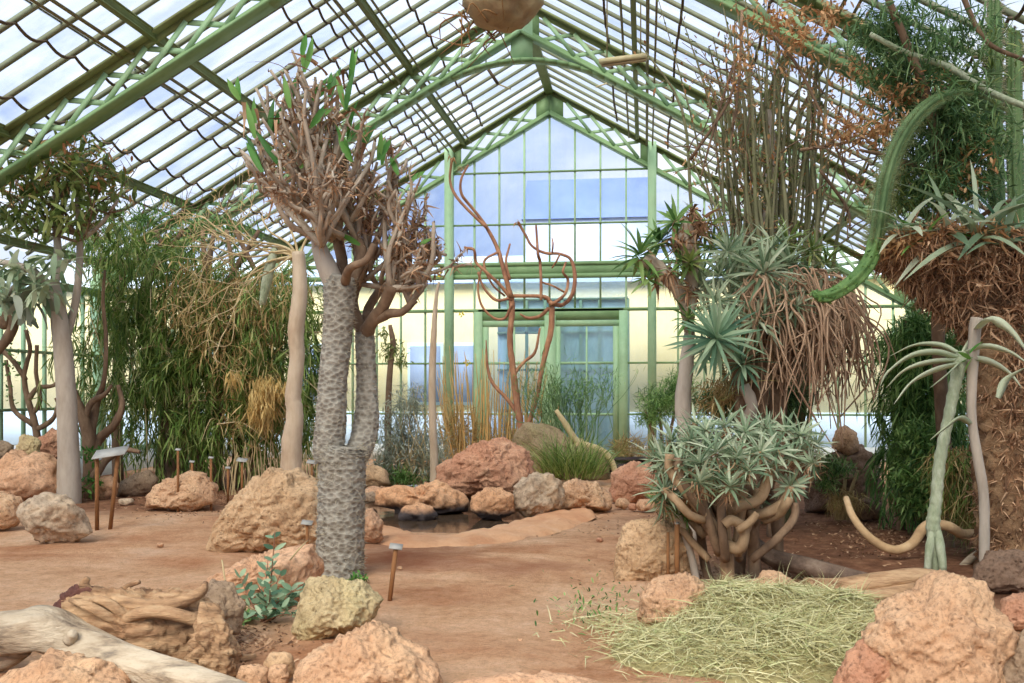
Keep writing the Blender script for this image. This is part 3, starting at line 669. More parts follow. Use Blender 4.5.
R((628, 503, 637, 511), r_red, 'little red stone between two small pond side stones', sub=3)
R([(356, 487), (360, 472), (372, 464), (386, 470), (391, 484), (380, 489)], r_tan, 'tan stone at the back left of the pond', base=490, sub=4)
R([(350, 492), (370, 487), (400, 487), (412, 492), (390, 498), (352, 497)], r_orange, 'low flat orange stone at the back rim of the pond', base=497, sub=4, thick=.4)
R((362, 492, 378, 503), r_grey, 'small wet grey stone at the left end of the pond', sub=4)
# right
R([(614, 580), (618, 540), (632, 520), (655, 512), (684, 514), (694, 545), (694, 580), (660, 590)], r_tan, 'large sandy boulder behind the two rusty stakes', thick=.7, base=582, sub=6)
R([(636, 620), (640, 596), (656, 580), (680, 574), (704, 584), (722, 600), (730, 625), (712, 640), (680, 648), (652, 634)], r_pink, 'reddish pitted boulder half buried in the hay', thick=.8, base=640, sub=6, seed=21, rough=.13)
R([(736, 604), (742, 584), (762, 572), (784, 574), (802, 590), (800, 608), (760, 612)], r_pink, 'dusty pink boulder between the shrub and the hay', thick=.7, base=606)
R([(856, 700), (866, 660), (872, 625), (892, 602), (918, 590), (930, 576), (950, 567), (972, 568), (992, 584), (1006, 612), (1014, 650), (1012, 700), (930, 730)], r_pink, 'largest sandy pink boulder at the lower right', thick=.8, base=706, sub=6, seed=30, rough=.12)
R([(832, 700), (842, 668), (862, 640), (890, 636), (906, 660), (904, 705), (860, 720)], r_red, 'reddish broken stone leaning on the largest pink boulder', thick=.7, base=700)
R([(968, 590), (974, 566), (992, 552), (1024, 550), (1050, 560), (1052, 592), (1010, 598)], r_dark, 'dark grey boulder behind the largest pink one', thick=.7, base=596)
R([(996, 622), (1004, 600), (1030, 592), (1056, 606), (1056, 634), (1010, 632)], r_red, 'brown red stone cut by the right edge', thick=.7, base=634)
R([(1000, 700), (1006, 650), (1030, 628), (1060, 636), (1060, 710)], r_grey, 'grey brown stone filling the lower right corner', thick=.7, base=706)
R([(806, 512), (812, 470), (830, 452), (862, 446), (878, 466), (882, 505), (850, 516)], r_dark, 'dark brown boulder under the ferny shrub', thick=.6, base=516, rough=.16)
R([(832, 448), (836, 430), (846, 424), (858, 432), (860, 452), (846, 456)], r_pink, 'small round pink stone perched on the dark brown boulder', base=512, sub=4, d=13.0)
R([(850, 520), (856, 500), (872, 496), (884, 506), (884, 520)], r_dark, 'small near black stone in front of the dark boulder', base=522, sub=4)
for k, (x, y, s, mm, lb) in enumerate(((520, 640, 3, r_orange, 'tiny orange pebble on the sandy path'), (600, 540, 4, r_red, 'small flat red pebble on the path near the sandy boulder'), (826, 512, 3, r_lgrey, 'tiny white pebble on the dark soil'), (852, 508, 3, r_orange, 'tiny tan pebble on the dark soil under the curved branch'), (400, 568, 3, r_pink, 'tiny pink pebble beside the leaning label stake'), (160, 545, 4, r_orange, 'small orange pebble on the sand left of the big tan boulder'))):
    R((x - s, y - s * .6, x + s, y + s * .6), mm, lb, name='pebble', cat='pebble', sub=3)

# ================= dead wood
wood_pale = mat('bleached_wood', [(70, 56, 46), (176, 156, 128), (208, 192, 164)], 9, .9, .8, 22, [(120, 98, 76), (208, 192, 166)], 2.6, .35, stretch=(.3, 1, 1.2), bdist=.04, lo=.36, hi=.56)
wood_tan = mat('gnarled_wood', [(96, 66, 46), (184, 142, 104), (220, 184, 142)], 7, 1.0, .85, 16, [(140, 98, 66), (220, 186, 142)], 2, .35, bdist=.04, stretch=(.5, 1.4, 2.6), lo=.34, hi=.62)
wood_grey = mat('grey_driftwood', [(76, 62, 52), (118, 98, 82), (156, 138, 118)], 5, .6, .85, 20)
bark_dark = mat('dark_bark_patch', [(62, 40, 36), (92, 60, 52), (120, 82, 66)], 8, .6, .9, 30)
t = thing('fallen_branch', 'pale bleached branch lying across the lower left corner', 'branch', G(60, 668))
def ridges(a, f=5, ph=0): return lambda i, ang: 1 + a * np.sin(ang * f + ph + i * .12) + a * .6 * np.sin(ang * 9 + i * .2)
m = MB(); p, r = pl([(-90, 640, 20, .3), (-30, 636, 21, .1), (20, 632, 21), (45, 630, 23), (80, 644, 21), (120, 660, 18, -.15), (165, 674, 16, -.3), (215, 688, 13, -.5), (260, 700, 9, -.7)], 5.6)
tube(m, p, r, 28, 12, ribs=ridges(.06)); m.build('limb', wood_pale, t)
m = MB(); tube(m, *pl([(70, 640, 7, -.09), (72, 636, 6, -.12), (73, 633, 4, -.15)], 5.6), 10, 3); m.build('knot', wood_pale, t)
m = MB(); tube(m, *pl([(25, 648, 9), (5, 662, 8, .05), (-30, 672, 6, .1)], 5.65), 10, 4, ribs=ridges(.08)); m.build('side_limb', wood_pale, t)
t = thing('gnarled_log', 'gnarled tan log with dark bark patch behind the pale branch', 'log', G(140, 672))
a = dict(parent=t, base=674)
o = rock([(52, 612), (66, 596), (90, 588), (130, 592), (160, 594), (196, 592), (214, 606), (222, 640), (218, 668), (190, 672), (150, 660), (110, 650), (80, 634)], wood_tan, '', name='trunk', thick=.45, sub=6, seed=41, facet=.2, rough=.10, grain=(1.2, 3, 9, .02), **a)
rock([(196, 630), (200, 600), (218, 608), (232, 630), (236, 664), (226, 690), (200, 686), (184, 668)], wood_tan, '', name='stump_end', thick=.7, sub=5, seed=43, rough=.14, parent=t, base=684)
rock([(48, 612), (60, 596), (78, 586), (100, 588), (104, 600), (90, 612), (66, 622)], bark_dark, '', name='bark_patch', thick=.5, sub=5, seed=44, rough=.16, parent=t, base=662, d=5.85)
m = MB()
tube(m, *pl([(110, 598, 5, -.25), (140, 606, 7, -.35), (175, 604, 6, -.35), (200, 592, 5, -.3), (206, 582, 2, -.25)], 6.02), 10, 5, ribs=ridges(.15, 4))
tube(m, *pl([(120, 622, 4, -.35), (150, 612, 6, -.4), (190, 618, 6, -.38), (214, 632, 4, -.3)], 6.0), 10, 5, ribs=ridges(.15, 4))
tube(m, *pl([(88, 592, 5, -.1), (84, 584, 5, -.1), (88, 578, 3, -.1)], 5.95), 10, 4)
tube(m, *pl([(120, 594, 4, -.1), (128, 586, 3, -.1), (140, 582, 2, -.1)], 5.95), 10, 4)
for k in range(9):
    x0 = 70 + k * 15; y0 = 600 + k * 4 + random.uniform(-6, 6); dd_ = -.45 + .03 * k
    tube(m, *pl([(x0, y0, 2, dd_ + .1), (x0 + 22, y0 + random.uniform(0, 12), 4.5, dd_), (x0 + 48, y0 + random.uniform(6, 24), 4, dd_ + .05), (x0 + 66, y0 + random.uniform(14, 34), 2, dd_ + .1)], 6.05), 9, 5, ribs=ridges(.2, 4))
m.build('root_ridge', wood_tan, t)
t = thing('driftwood_log', 'grey weathered trunk leaning out from under the rosette shrub', 'log', G(800, 590))
m = MB(); tube(m, *pl([(742, 534, 7, .5), (770, 556, 9, .3), (805, 566, 9, .1), (850, 577, 8), (890, 583, 5)], 8.5), 16, 8, ribs=ridges(.1)); m.build('trunk', wood_grey, t)
t = thing('fallen_log', 'split tan log lying beside the largest pink boulder', 'log', G(870, 602))
m = MB(); tube(m, *pl([(806, 585, 7, -.1), (840, 588, 10), (880, 582, 10), (915, 578, 9), (950, 580, 7)], 7.9), 18, 8, ribs=ridges(.12)); m.build('trunk', wood_tan, t)
m = MB(); tube(m, *pl([(845, 596, 4, -.12), (880, 595, 7, -.1), (915, 588, 6, -.05)], 7.9), 12, 6, ribs=ridges(.14)); m.build('split_limb', wood_tan, t)
m = MB(); tube(m, *pl([(810, 582, 2.6, -.2), (822, 596, 2.4, -.3), (850, 606, 1.6, -.35)], 7.9), 8, 5); m.build('side_twig', wood_tan, t)
m = MB(); tube(m, *pl([(958, 571, 3.6), (975, 556, 4), (1000, 546, 4.2), (1035, 544, 4)], 9.2), 10, 6); tag(m.build('dry_branch', wood_pale), 'thin bare stem arching over the dark grey boulder', 'branch')

# ================= small stakes and labels
stake = mat('rusty_stake', [(104, 70, 44), (140, 96, 58), (122, 84, 52)], 10, .3, .8)
plate = mat('label_plate', [(150, 146, 136), (182, 180, 170)], 4, .05, .4)
def label(px, top, bot, lb, lean=0, pw=8, d=None, name='plant_label', r=1.6, pl_=True, tilt=.5):
    d = d or dep(bot); b = P(px, bot, d); b[2] = 0; a = P(px + lean, top, d)
    t = thing(name, lb, 'plant label' if pl_ else 'stake', b)
    m = MB(); tube(m, [b - (0, 0, .05), a], r * d / F, 8, 1); m.build('stake', stake, t)
    if pl_:
        m = MB(); w_ = pw * d / F; bar(m, a - RIGHT * w_ / 2 + (0, 0, .01), a + RIGHT * w_ / 2 + (0, 0, .01 - w_ * .12), w_ * .7, .008, FWD + UP * tilt); m.build('plate', plate, t, smooth=False)
label(389, 547, 600, 'leaning rusty label stake with a small metal plate on the path', 7, 13, r=2.4)
label(308, 523, 553, 'short label stake in front of the big tan boulder', -1, 11, d=9.4)
m1 = dep(531)
t = thing('plant_label', 'wide flat label board on two wooden stakes by the grey trunk', 'plant label', G(106, 531))
for x in (97, 110):
    m = MB(); tube(m, [P(x, 533, m1) * (1, 1, 0), P(x + (0 if x < 100 else 8), 455, m1)], .024, 8, 1); m.build('stake', stake, t)
m = MB(); bar(m, P(94, 455, m1), P(127, 450, m1), .2, .012, FWD + UP * .5); m.build('plate', plate, t, smooth=False)
for (x, a_, b_, lb) in ((178, 450, 512, 'thin label stake at the left end of the long pinkish boulder'), (192, 462, 508, 'thin label stake against the long pinkish boulder'), (211, 458, 510, 'thin label stake at the right end of the long pinkish boulder'), (242, 460, 505, 'white capped label stake under the weeping shrub'), (228, 468, 505, 'short label stake under the weeping shrub'), (312, 462, 500, 'label stake with a pale plate behind the big tan boulder')):
    label(x, a_, b_, lb, 0, 10 if x > 300 or x == 242 else 5, r=1.3)
label(668, 532, 578, 'thin rusty stake in front of the sandy boulder, the left one', 0, pl_=False, d=8.3, name='stake', r=1.6)
label(677, 524, 580, 'thick rusty stake with dark cap in front of the sandy boulder', 0, 5, d=8.25, name='stake', r=2.6, pl_=True)
label(372, 520, 520, 'x', 0) if False else None
# dark shelf behind the rusty boulder
t = thing('planting_trough', 'dark brown trough behind the rusty brown boulder', 'trough', P(626, 468, 19) * (1, 1, 0))
tm = mat('dark_metal_trough', [(40, 30, 30), (62, 46, 44)], 4, .1, .5)
a, b = P(603, 460, 19), P(646, 460, 19); m = MB(); bar(m, (a[0], a[1], .33), (b[0], b[1], .33), .5, .05); m.build('rim', tm, t, smooth=False)
m = MB(); bar(m, (a[0] + .05, a[1], .155), (b[0] - .05, b[1], .155), .42, .31); m.build('box', tm, t, smooth=False)

# ================= hay
hay = leafmat('hay', [(150, 138, 92), (196, 190, 136), (222, 216, 170), (168, 176, 118)], .8, .2)
m = MB(); zs = []
hc = G(770, 636); n = 15000
pts = []
E = [(760, 640, 105, 34, .30), (700, 655, 90, 22, .12), (830, 640, 55, 40, .3), (640, 640, 62, 40, .015), (600, 622, 45, 25, .01), (760, 604, 70, 10, .08), (790, 668, 110, 20, .15)]
EE = []
for (cx, cy_, rx, ry, h) in E:
    c = G(cx, cy_); ex = rx * dep(cy_) / F; ey = abs(dep(cy_ - ry) - dep(min(cy_ + ry, 690))) / 2; EE.append((c, ex, ey, h))
wts = np.array([3, 1.6, 2.2, .55, .22, 1, 2.2]); wts /= wts.sum()
def hayz(x, y):
    z = 0
    for c, ex, ey, h in EE:
        dx = (x - c[0]) * RIGHT[0] + (y - c[1]) * RIGHT[1]; dy = (x - c[0]) * FWD[0] + (y - c[1]) * FWD[1]
        q = 1 - (dx / ex) ** 2 - (dy / ey) ** 2
        if q > 0: z = max(z, h * q ** .7 * (1 + .4 * mn.noise(Vector((x * 3, y * 3, 0)))))
    return z
for k in range(n):
    c, ex, ey, h = EE[rng.choice(len(EE), p=wts)]
    a_ = rng.random() * 6.283; r_ = math.sqrt(rng.random()) if h > .05 else abs(rng.normal(0, .5)) + rng.random() * .3
    p = c + RIGHT * math.cos(a_) * r_ * ex + FWD * math.sin(a_) * r_ * ey
    pts.append((p[0], p[1], hayz(p[0], p[1]) + gz(p[0], p[1]) + .004 + rng.random() * .03))
pts = np.array(pts); dr = rng.normal(0, 1, (n, 3)); dr[:, 2] *= .28
dr += RIGHT * .5
place(m, blade(3, .35, 'taper', 0), pts, dr, rng.uniform(.07, .22, n), rng.uniform(.004, .009, n), jit=.8)
# mound underneath
for c, ex, ey, h in EE:
    if h < .05: continue
    k = 24; vs = [(c[0], c[1], h * .9)]; qs = []; 
    for a_ in range(1, 9):
        for b_ in range(k):
            rr = a_ / 8; p = c + RIGHT * math.cos(b_ * 6.283 / k) * rr * ex + FWD * math.sin(b_ * 6.283 / k) * rr * ey
            vs.append((p[0], p[1], hayz(p[0], p[1]) * .95 - .01))
    ts = [(0, 1 + b_, 1 + (b_ + 1) % k) for b_ in range(k)]
    for a_ in range(7):
        for b_ in range(k): qs.append((1 + a_ * k + b_, 1 + (a_ + 1) * k + b_, 1 + (a_ + 1) * k + (b_ + 1) % k, 1 + a_ * k + (b_ + 1) % k))
    m.add(vs, qs, ts, .1)
tag(m.build('hay', hay, loc=hc), 'heap of pale yellow green hay scattered in front of the rosette shrub', 'hay', kind='stuff')
# ================= plants
CLAMP = True
def trunkmat(n, cols, dots=None, sc=20, st=(1, 1, .5), cols2=None, bump=.5):
    return mat(n, cols, sc, bump, .85, sc * 2, cols2 or cols, 2.0, .35, stretch=st, bdist=.015)
smoothgrey = trunkmat('smooth_grey_bark', [(132, 120, 106), (166, 154, 138), (188, 176, 158)], sc=6, st=(1, 1, .3), cols2=[(170, 150, 126), (196, 188, 174)])
smoothtan = trunkmat('smooth_tan_bark', [(150, 132, 108), (186, 168, 142), (206, 190, 164)], sc=6, st=(1, 1, .3), cols2=[(190, 150, 112), (204, 190, 166)])
brownbark = trunkmat('brown_bark', [(80, 62, 48), (122, 98, 76), (160, 134, 106)], sc=8)
redbark = trunkmat('red_brown_bark', [(104, 68, 54), (152, 106, 82), (192, 146, 110)], sc=8, cols2=[(120, 76, 60), (206, 152, 104)])
crownbark = trunkmat('knobbly_brown_bark', [(108, 92, 76), (160, 142, 120), (200, 186, 164)], sc=8, cols2=[(130, 104, 78), (206, 192, 170)])
tanbark = trunkmat('pale_knobbly_bark', [(112, 88, 64), (158, 130, 98), (192, 164, 128)], sc=9)
straw = trunkmat('straw_stem', [(150, 128, 88), (190, 168, 124), (210, 192, 150)], sc=9)
greenstem = trunkmat('grey_green_stem', [(104, 116, 84), (154, 162, 130), (196, 200, 172)], sc=14, cols2=[(112, 130, 84), (204, 204, 184)], bump=.8)
L_pale = leafmat('pale_aloe_leaf', [(150, 162, 126), (184, 194, 158), (212, 218, 186)], .5, .25)
cactusm = mat('cactus_skin', [(60, 84, 50), (88, 114, 68), (118, 142, 92)], 6, .3, .6, 20, [(70, 96, 56), (124, 144, 98)], 2, .4)
litecac = mat('bright_cactus_skin', [(66, 96, 50), (92, 124, 66), (124, 152, 90)], 6, .3, .6, 20)
spinem = mat('pale_spines', [(170, 158, 130), (206, 196, 170)], 8, 0, .7)
L_olive = leafmat('olive_foliage', [(72, 92, 44), (108, 128, 64), (140, 156, 86), (170, 174, 110)])
L_green = leafmat('green_foliage', [(58, 90, 44), (90, 128, 62), (122, 158, 84), (160, 188, 114)])
L_dark = leafmat('dark_green_foliage', [(50, 78, 46), (78, 110, 64), (108, 142, 88), (144, 170, 114)])
L_bright = leafmat('bright_green_leaf', [(56, 104, 44), (86, 140, 58), (128, 170, 86)])
L_grey = leafmat('grey_green_leaf', [(100, 124, 92), (140, 160, 124), (174, 188, 152), (204, 210, 178)])
L_blue = leafmat('blue_green_leaf', [(80, 116, 90), (112, 146, 114), (146, 176, 140), (184, 204, 164)])
L_silver = leafmat('silver_foliage', [(120, 126, 104), (152, 160, 140), (182, 188, 168), (140, 140, 104)])
L_straw = leafmat('straw_leaf', [(132, 104, 62), (176, 148, 96), (206, 180, 126), (164, 158, 92)], .8, .25)
L_dead = leafmat('dead_brown_leaf', [(96, 70, 50), (144, 106, 76), (182, 142, 106), (206, 170, 134)], .85, .15)
L_rust = leafmat('rust_orange_leaf', [(150, 104, 66), (194, 142, 94), (216, 172, 124), (168, 136, 90)], .8, .25)
L_weep = leafmat('weeping_foliage', [(66, 94, 40), (104, 134, 58), (142, 166, 84), (184, 184, 120)])
BL = blade(4, .28, 'lance'); BS = blade(6, .55, 'strap'); BT = blade(5, .35, 'taper'); BO = blade(3, .15, 'oval'); BF = blade(2, .15, 'lance'); BC = blade(6, 1.0, 'taper')
def foliage(name, parent, m_, ptsn, dirs, L, Wd, proto=BF, up=None, jit=.4):
    mb = MB(); place(mb, proto, ptsn, dirs, L, Wd, up, None, jit)
    return tag(mb.build(name, m_, parent), kind='stuff')
def base(px, d): 
    p = P(px, 400, d); p[2] = 0; return p
def U(a, b, n): return rng.uniform(a, b, n)

# ---- A. the spiny grey trunk (foreground)
D = 8.7
t = thing('madagascar_palm', 'spiny grey forked trunk with knobbly brown crown and a few green leaves', 'tree', base(340, D))
def tuber(rows=.045, n=16, amp=.07):
    def f(i, ang): 
        return 1 + amp * np.cos(ang * n + (i % 2) * math.pi) * 1.0 + amp * .3 * math.cos(i * math.pi)
    return f
spm, nt, out = newmat('tubercled_grey_bark'); v_ = coords(nt)
vo = nt.nodes.new('ShaderNodeTexVoronoi'); vo.inputs['Scale'].default_value = 19; mp_ = coords(nt, (1, 1, 1.5)); nt.links.new(mp_, vo.inputs['Vector'])
c1 = ramp(nt, vo.outputs['Distance'], [(92, 84, 72), (124, 118, 104), (164, 158, 142)], .12, .7)
c2 = ramp(nt, noisen(nt, 3, 6, .6, v_), [(140, 122, 98), (168, 162, 148)], .35, .65); cc = mixc(nt, c1, c2, .3)
b_ = nt.nodes.new('ShaderNodeBsdfPrincipled'); b_.inputs['Roughness'].default_value = .85; nt.links.new(cc, b_.inputs[0])
bn = nt.nodes.new('ShaderNodeBump'); bn.inputs['Strength'].default_value = .9; bn.inputs['Distance'].default_value = .02; nt.links.new(vo.outputs['Distance'], bn.inputs['Height']); nt.links.new(bn.outputs[0], b_.inputs['Normal']); nt.links.new(b_.outputs[0], out.inputs[0])
spines = MB()
def spiny(path, d, n=26, k=14, cnt=500, sl=.035, amp=.05):
    mb = MB(); p, r = pl(path, d); tube(mb, p, r, n * 2, k, ribs=lambda i, ang: 1 + amp * np.cos(ang * n / 2 + (i % 4) * math.pi / 2) + amp * .5 * math.cos(i * math.pi / 2))
    pr = catmull(np.hstack([np.array(p), np.array(r)[:, None]]), k)
    for _ in range(cnt):
        i = rng.integers(0, len(pr)); a = rng.random() * 6.283; dv = np.array([math.cos(a), math.sin(a), rng.normal(0, .25)])
        q = pr[i, :3] + dv * pr[i, 3]; tube(spines, [q, q + (dv + rng.normal(0, .3, 3)) * sl], [.0022, .0005], 4, 1, cap=False)
    return mb
spiny([(339, 590, 24), (340, 560, 23.5), (341, 520, 23), (342, 480, 23), (342, 455, 22.5), (343, 446, 17)], D, 26, 14, 900).build('lower_trunk', spm, t)
spiny([(330, 462, 15), (329, 445, 15.5), (331, 420, 15), (333, 380, 14), (337, 340, 14.5), (339, 310, 15), (340, 288, 16), (342, 276, 13)], D, 22, 10, 500).build('trunk', spm, t)
spiny([(349, 466, 13, .05), (360, 448, 13, .15), (366, 425, 13, .25), (367, 395, 11, .3), (366, 365, 10, .3), (365, 342, 10, .3), (364, 332, 9, .3)], D, 20, 10, 400).build('trunk', spm, t)
limbs = [[(334, 284, 10), (326, 265, 10), (320, 250, 8), (318, 238, 7)], [(347, 284, 8), (356, 270, 6.5, .1), (362, 255, 6, .15), (358, 240, 5, .2)], [(340, 280, 8, .1), (342, 262, 6, .3), (338, 240, 6, .4)], [(345, 282, 5, -.1), (350, 268, 4, -.3), (366, 260, 3.5, -.35), (374, 244, 3, -.35)]]
tips0 = []
for l in limbs:
    mb = MB(); tube(mb, *pl(l, D), 14, 5, wob=.06); mb.build('branch', smoothgrey if l[0][2] > 8.5 else brownbark, t)
heads = [(318, 240, 0), (358, 242, .2), (338, 242, .4), (322, 246, -.2)]
mb = MB(); tips = []; segs = []
def fan(path_heads, targets, d, r0, lev=2):
    for (tx, ty, dd) in targets:
        h = random.choice(path_heads); s = P(h[0], h[1], d + h[2]); e = P(tx, ty, d + dd); mid = (s + e) / 2 + rng.normal(0, .06, 3) - UP * .05
        r = r0 * d / F; q = [s, mid, s + (e - s) * .8 + rng.normal(0, .05, 3), e]
        tube(mb, q, [r, r * .85, r * .7, r * .5], 7, 4, wob=.25); segs.extend([(q[i], q[i + 1]) for i in range(3)]); tips.append((e, (e - s)))
        for k in range(random.randint(2, 4)):
            a = s + (e - s) * random.uniform(.35, .85); dv = (e - s) / np.linalg.norm(e - s) + rng.normal(0, .5, 3); dv[2] += .4
            grow(mb, a, dv, random.uniform(.16, .3), r * .6, random.choice((0, 1)), tips, .5, .5, 6, (1, 2), 3, .8, .25, segs)
fan(heads, [(252, 140, .2), (262, 118, -.3), (270, 92, .3), (285, 70, 0), (300, 62, .4), (306, 90, -.4), (318, 110, .3), (332, 95, .1), (345, 130, -.2), (330, 150, .5), (272, 150, -.4), (290, 128, -.5), (246, 165, 0), (312, 135, -.1), (352, 110, .3), (360, 160, .2), (342, 180, -.4), (300, 165, .6), (262, 190, .4), (375, 140, .1), (380, 175, -.2), (286, 100, .6), (268, 170, -.6), (284, 190, -.5), (320, 190, -.6), (302, 200, .5), (350, 200, .5), (330, 212, -.5), (240, 112, .1), (256, 88, .2), (270, 70, -.2), (292, 50, .1), (322, 80, -.1), (338, 78, .2), (360, 130, -.3), (372, 160, .3), (248, 182, -.3), (240, 150, .3), (280, 112, -.1), (296, 84, .2), (310, 160, .3), (326, 172, -.3), (340, 150, .4), (276, 200, .1)], D, 3.0)
mb.build('crown_branches', crownbark, t)['kind'] = 'stuff'
def cladding(parent, segs, n, name='dead_leaf_skirt', L=(.06, .15), Wd=(.012, .03), m_=L_dead):
    i = rng.integers(0, len(segs), n); u = rng.random((n, 1)); A = np.array([s[0] for s in segs]); B = np.array([s[1] for s in segs])
    foliage(name, parent, m_, A[i] + (B[i] - A[i]) * u + rng.normal(0, .012, (n, 3)), rdir(n, -.1) + (B[i] - A[i]) * 1.5, U(*L, n), U(*Wd, n), BC, jit=1)
cladding(t, segs, 2600, L=(.04, .11), Wd=(.01, .024))
mb = MB()
for (x, y, a, L) in [(304, 62, 88, 38), (290, 98, 95, 34), (255, 128, 100, 40), (270, 125, 80, 34), (310, 118, 60, 34), (283, 160, 115, 48), (262, 162, 120, 44), (300, 158, 55, 50), (348, 132, 75, 40), (355, 150, 65, 42), (352, 152, 110, 34), (330, 88, 85, 32), (346, 100, 95, 36), (312, 90, 50, 28), (302, 45, 90, 22), (378, 150, 70, 30), (240, 90, 118, 26), (350, 75, 92, 34)]:
    for k in range(2):
        aa = math.radians(a + random.uniform(-14, 14)); dv = math.cos(aa) * RIGHT + math.sin(aa) * UP + FWD * random.uniform(-.35, .35)
        place(mb, BL, [P(x, y + 10, D + random.uniform(-.3, .3))], [dv], L * D / F * random.uniform(.9, 1.25), .055, up=-FWD, rnd=random.random())
mb.build('leaves', L_bright, t)['kind'] = 'stuff'
mb = MB(); place(mb, BC, blobs([(318, 88, 50, 40), (250, 105, 20, 8), (320, 150, 60, 40), (300, 182, 50, 12)], D, 60), rdir(60, -.1), U(.15, .3, 60), U(.03, .05, 60)); tag(mb.build('dry_leaves', L_dead, t), kind='stuff')
# second crown on the right trunk
mb = MB(); tips = []; segs = []
l2 = [[(364, 336, 8, .3), (372, 322, 7, .2), (384, 305, 6, .1), (392, 285, 6)], [(363, 334, 7, .3), (356, 315, 6, .35), (353, 300, 5, .4), (360, 280, 4, .4)], [(366, 332, 6, .3), (368, 310, 5, .5), (380, 290, 5, .6)], [(372, 322, 5, .2), (388, 314, 5, .1), (402, 312, 4), (416, 300, 3)]]
for l in l2:
    b2 = MB(); tube(b2, *pl(l, D), 10, 4, wob=.2); b2.build('branch', brownbark, t)
fan([(390, 288, 0), (382, 290, .5), (360, 284, .4), (410, 305, .1)], [(352, 235, .3), (376, 220, .1), (392, 215, .4), (410, 225, 0), (430, 232, .2), (438, 250, .1), (418, 262, -.2), (400, 245, -.2), (382, 250, .3), (372, 200, .2), (388, 180, .1), (398, 165, .3), (412, 190, 0), (384, 150, .3), (405, 140, .1), (366, 175, .4), (440, 270, .2), (424, 285, -.1), (366, 250, .2), (384, 200, .3), (396, 190, -.1), (420, 210, .2), (434, 222, 0), (446, 255, .1), (404, 268, .3), (392, 232, 0)], D, 3.0)
mb.build('crown_branches', crownbark, t)['kind'] = 'stuff'; cladding(t, segs, 1800, L=(.04, .11), Wd=(.01, .024))
mb = MB()
for (x, y, a, L) in [(382, 165, 85, 30), (388, 168, 60, 30), (360, 245, 150, 24), (420, 245, 40, 14), (412, 180, 40, 16), (398, 175, 110, 22), (392, 252, 100, 18)]:
    aa = math.radians(a); place(mb, BL, [P(x, y, D)], [math.cos(aa) * RIGHT + math.sin(aa) * UP], L * D / F, .05, up=-FWD, rnd=.6)
mb.build('leaves', L_bright, t)['kind'] = 'stuff'
tag(spines.build('spines', spinem, t), kind='stuff')
mb = MB(); n = 60; place(mb, BO, blobs([(358, 580, 10, 7)], 8.4, n), rdir(n, .6), .035, .022); tag(mb.build('clover', L_bright), 'tiny bright green weed at the foot of the spiny trunk', 'weed', kind='stuff')

# ---- B. smooth pale trunk behind the boulder
D = 13.2
t = thing('pale_trunk_tree', 'slender smooth tan trunk rising behind the big tan boulder', 'tree', base(290, D))
mb = MB(); tube(mb, *pl([(288, 520, 12), (291, 470, 10.5), (292, 440, 10), (295, 415, 8.5), (293, 395, 8), (297, 360, 7.5), (296, 330, 8), (300, 290, 7.5), (298, 252, 6.5)], D), 16, 8, wob=.1); mb.build('trunk', smoothtan, t)
mb = MB(); tips = []; segs = []
for (tx, ty, dd) in [(206, 262, .3), (216, 240, -.4), (232, 225, .2), (250, 250, -.3), (206, 300, .4), (238, 285, -.5), (262, 215, .3), (226, 330, -.2), (280, 225, .3), (330, 225, .5), (200, 215, .3), (195, 240, 0)]:
    s = P(299, 262, D); e = P(tx, ty, D + dd); mid = s * .5 + e * .5 + UP * random.uniform(-.1, .35) + rng.normal(0, .1, 3)
    q = [s, s * .7 + mid * .3 + UP * .1, mid, e]; tube(mb, q, [.024, .017, .012, .005], 6, 5)
    for k in range(3):
        a = q[2] + (e - q[2]) * random.random(); grow(mb, a, (e - s) + rng.normal(0, .6, 3), .42, .008, 2, tips, .6, .05, 5, (1, 3), 3, .75, .25)
mb.build('twigs', straw, t)['kind'] = 'stuff'
mb = MB(); tube(mb, *pl([(262, 305, 3), (266, 285, 5), (271, 262, 5), (275, 248, 3)], D), 10, 4); mb.build('green_shoot', greenstem, t)
foliage('dry_leaves', t, L_straw, np.array([x[0] for x in tips]), rdir(len(tips), -.3), .12, .02)

# ---- C. tree with grey trunk at left
D = 14.2
t = thing('smooth_grey_tree', 'tree with thick smooth grey trunk and reddish green leaves at the left', 'tree', base(68, D))
mb = MB(); tube(mb, *pl([(68, 520, 13), (69, 480, 11.5), (68, 440, 10), (66, 390, 9.5), (62, 340, 9), (57, 305, 8), (52, 285, 7)], D), 18, 8, wob=.04); mb.build('trunk', smoothgrey, t)
mb = MB(); tips = []; segs = []
for l in ([(66, 340, 4, .1), (76, 300, 4, .2), (80, 250, 3.5, .3), (78, 200, 3, .2), (82, 160, 2)], [(54, 290, 5), (58, 250, 4, .2), (54, 210, 3, .3), (60, 170, 2)], [(56, 290, 5), (38, 282, 4, .2), (18, 284, 3, .2), (4, 300, 2)], [(52, 288, 5), (30, 270, 4, -.2), (0, 262, 3, -.3), (-30, 260, 2)], [(80, 240, 3, .3), (100, 225, 2, .1), (118, 200, 1.5)]):
    b2 = MB(); tube(b2, *pl(l, D), 9, 5); b2.build('branch', smoothgrey, t)
for (tx, ty, dd) in [(20, 170, .2), (45, 150, -.3), (75, 140, .2), (105, 165, -.2), (125, 185, .3), (10, 205, -.3), (60, 190, .4), (95, 200, -.4), (30, 225, .2), (110, 215, 0), (80, 165, .5), (-10, 180, 0)]:
    s = P(random.choice((78, 56)), 235, D + .2); e = P(tx, ty, D + dd); q = [s, (s + e) / 2 + rng.normal(0, .12, 3), e]; tube(mb, q, [.03, .02, .01], 6, 4)
    for k in range(4): grow(mb, q[1] + (e - q[1]) * random.random(), (e - s) + rng.normal(0, .5, 3), .3, .01, 1, tips, .6, .2, 5, (1, 3))
mb.build('twigs', brownbark, t)['kind'] = 'stuff'
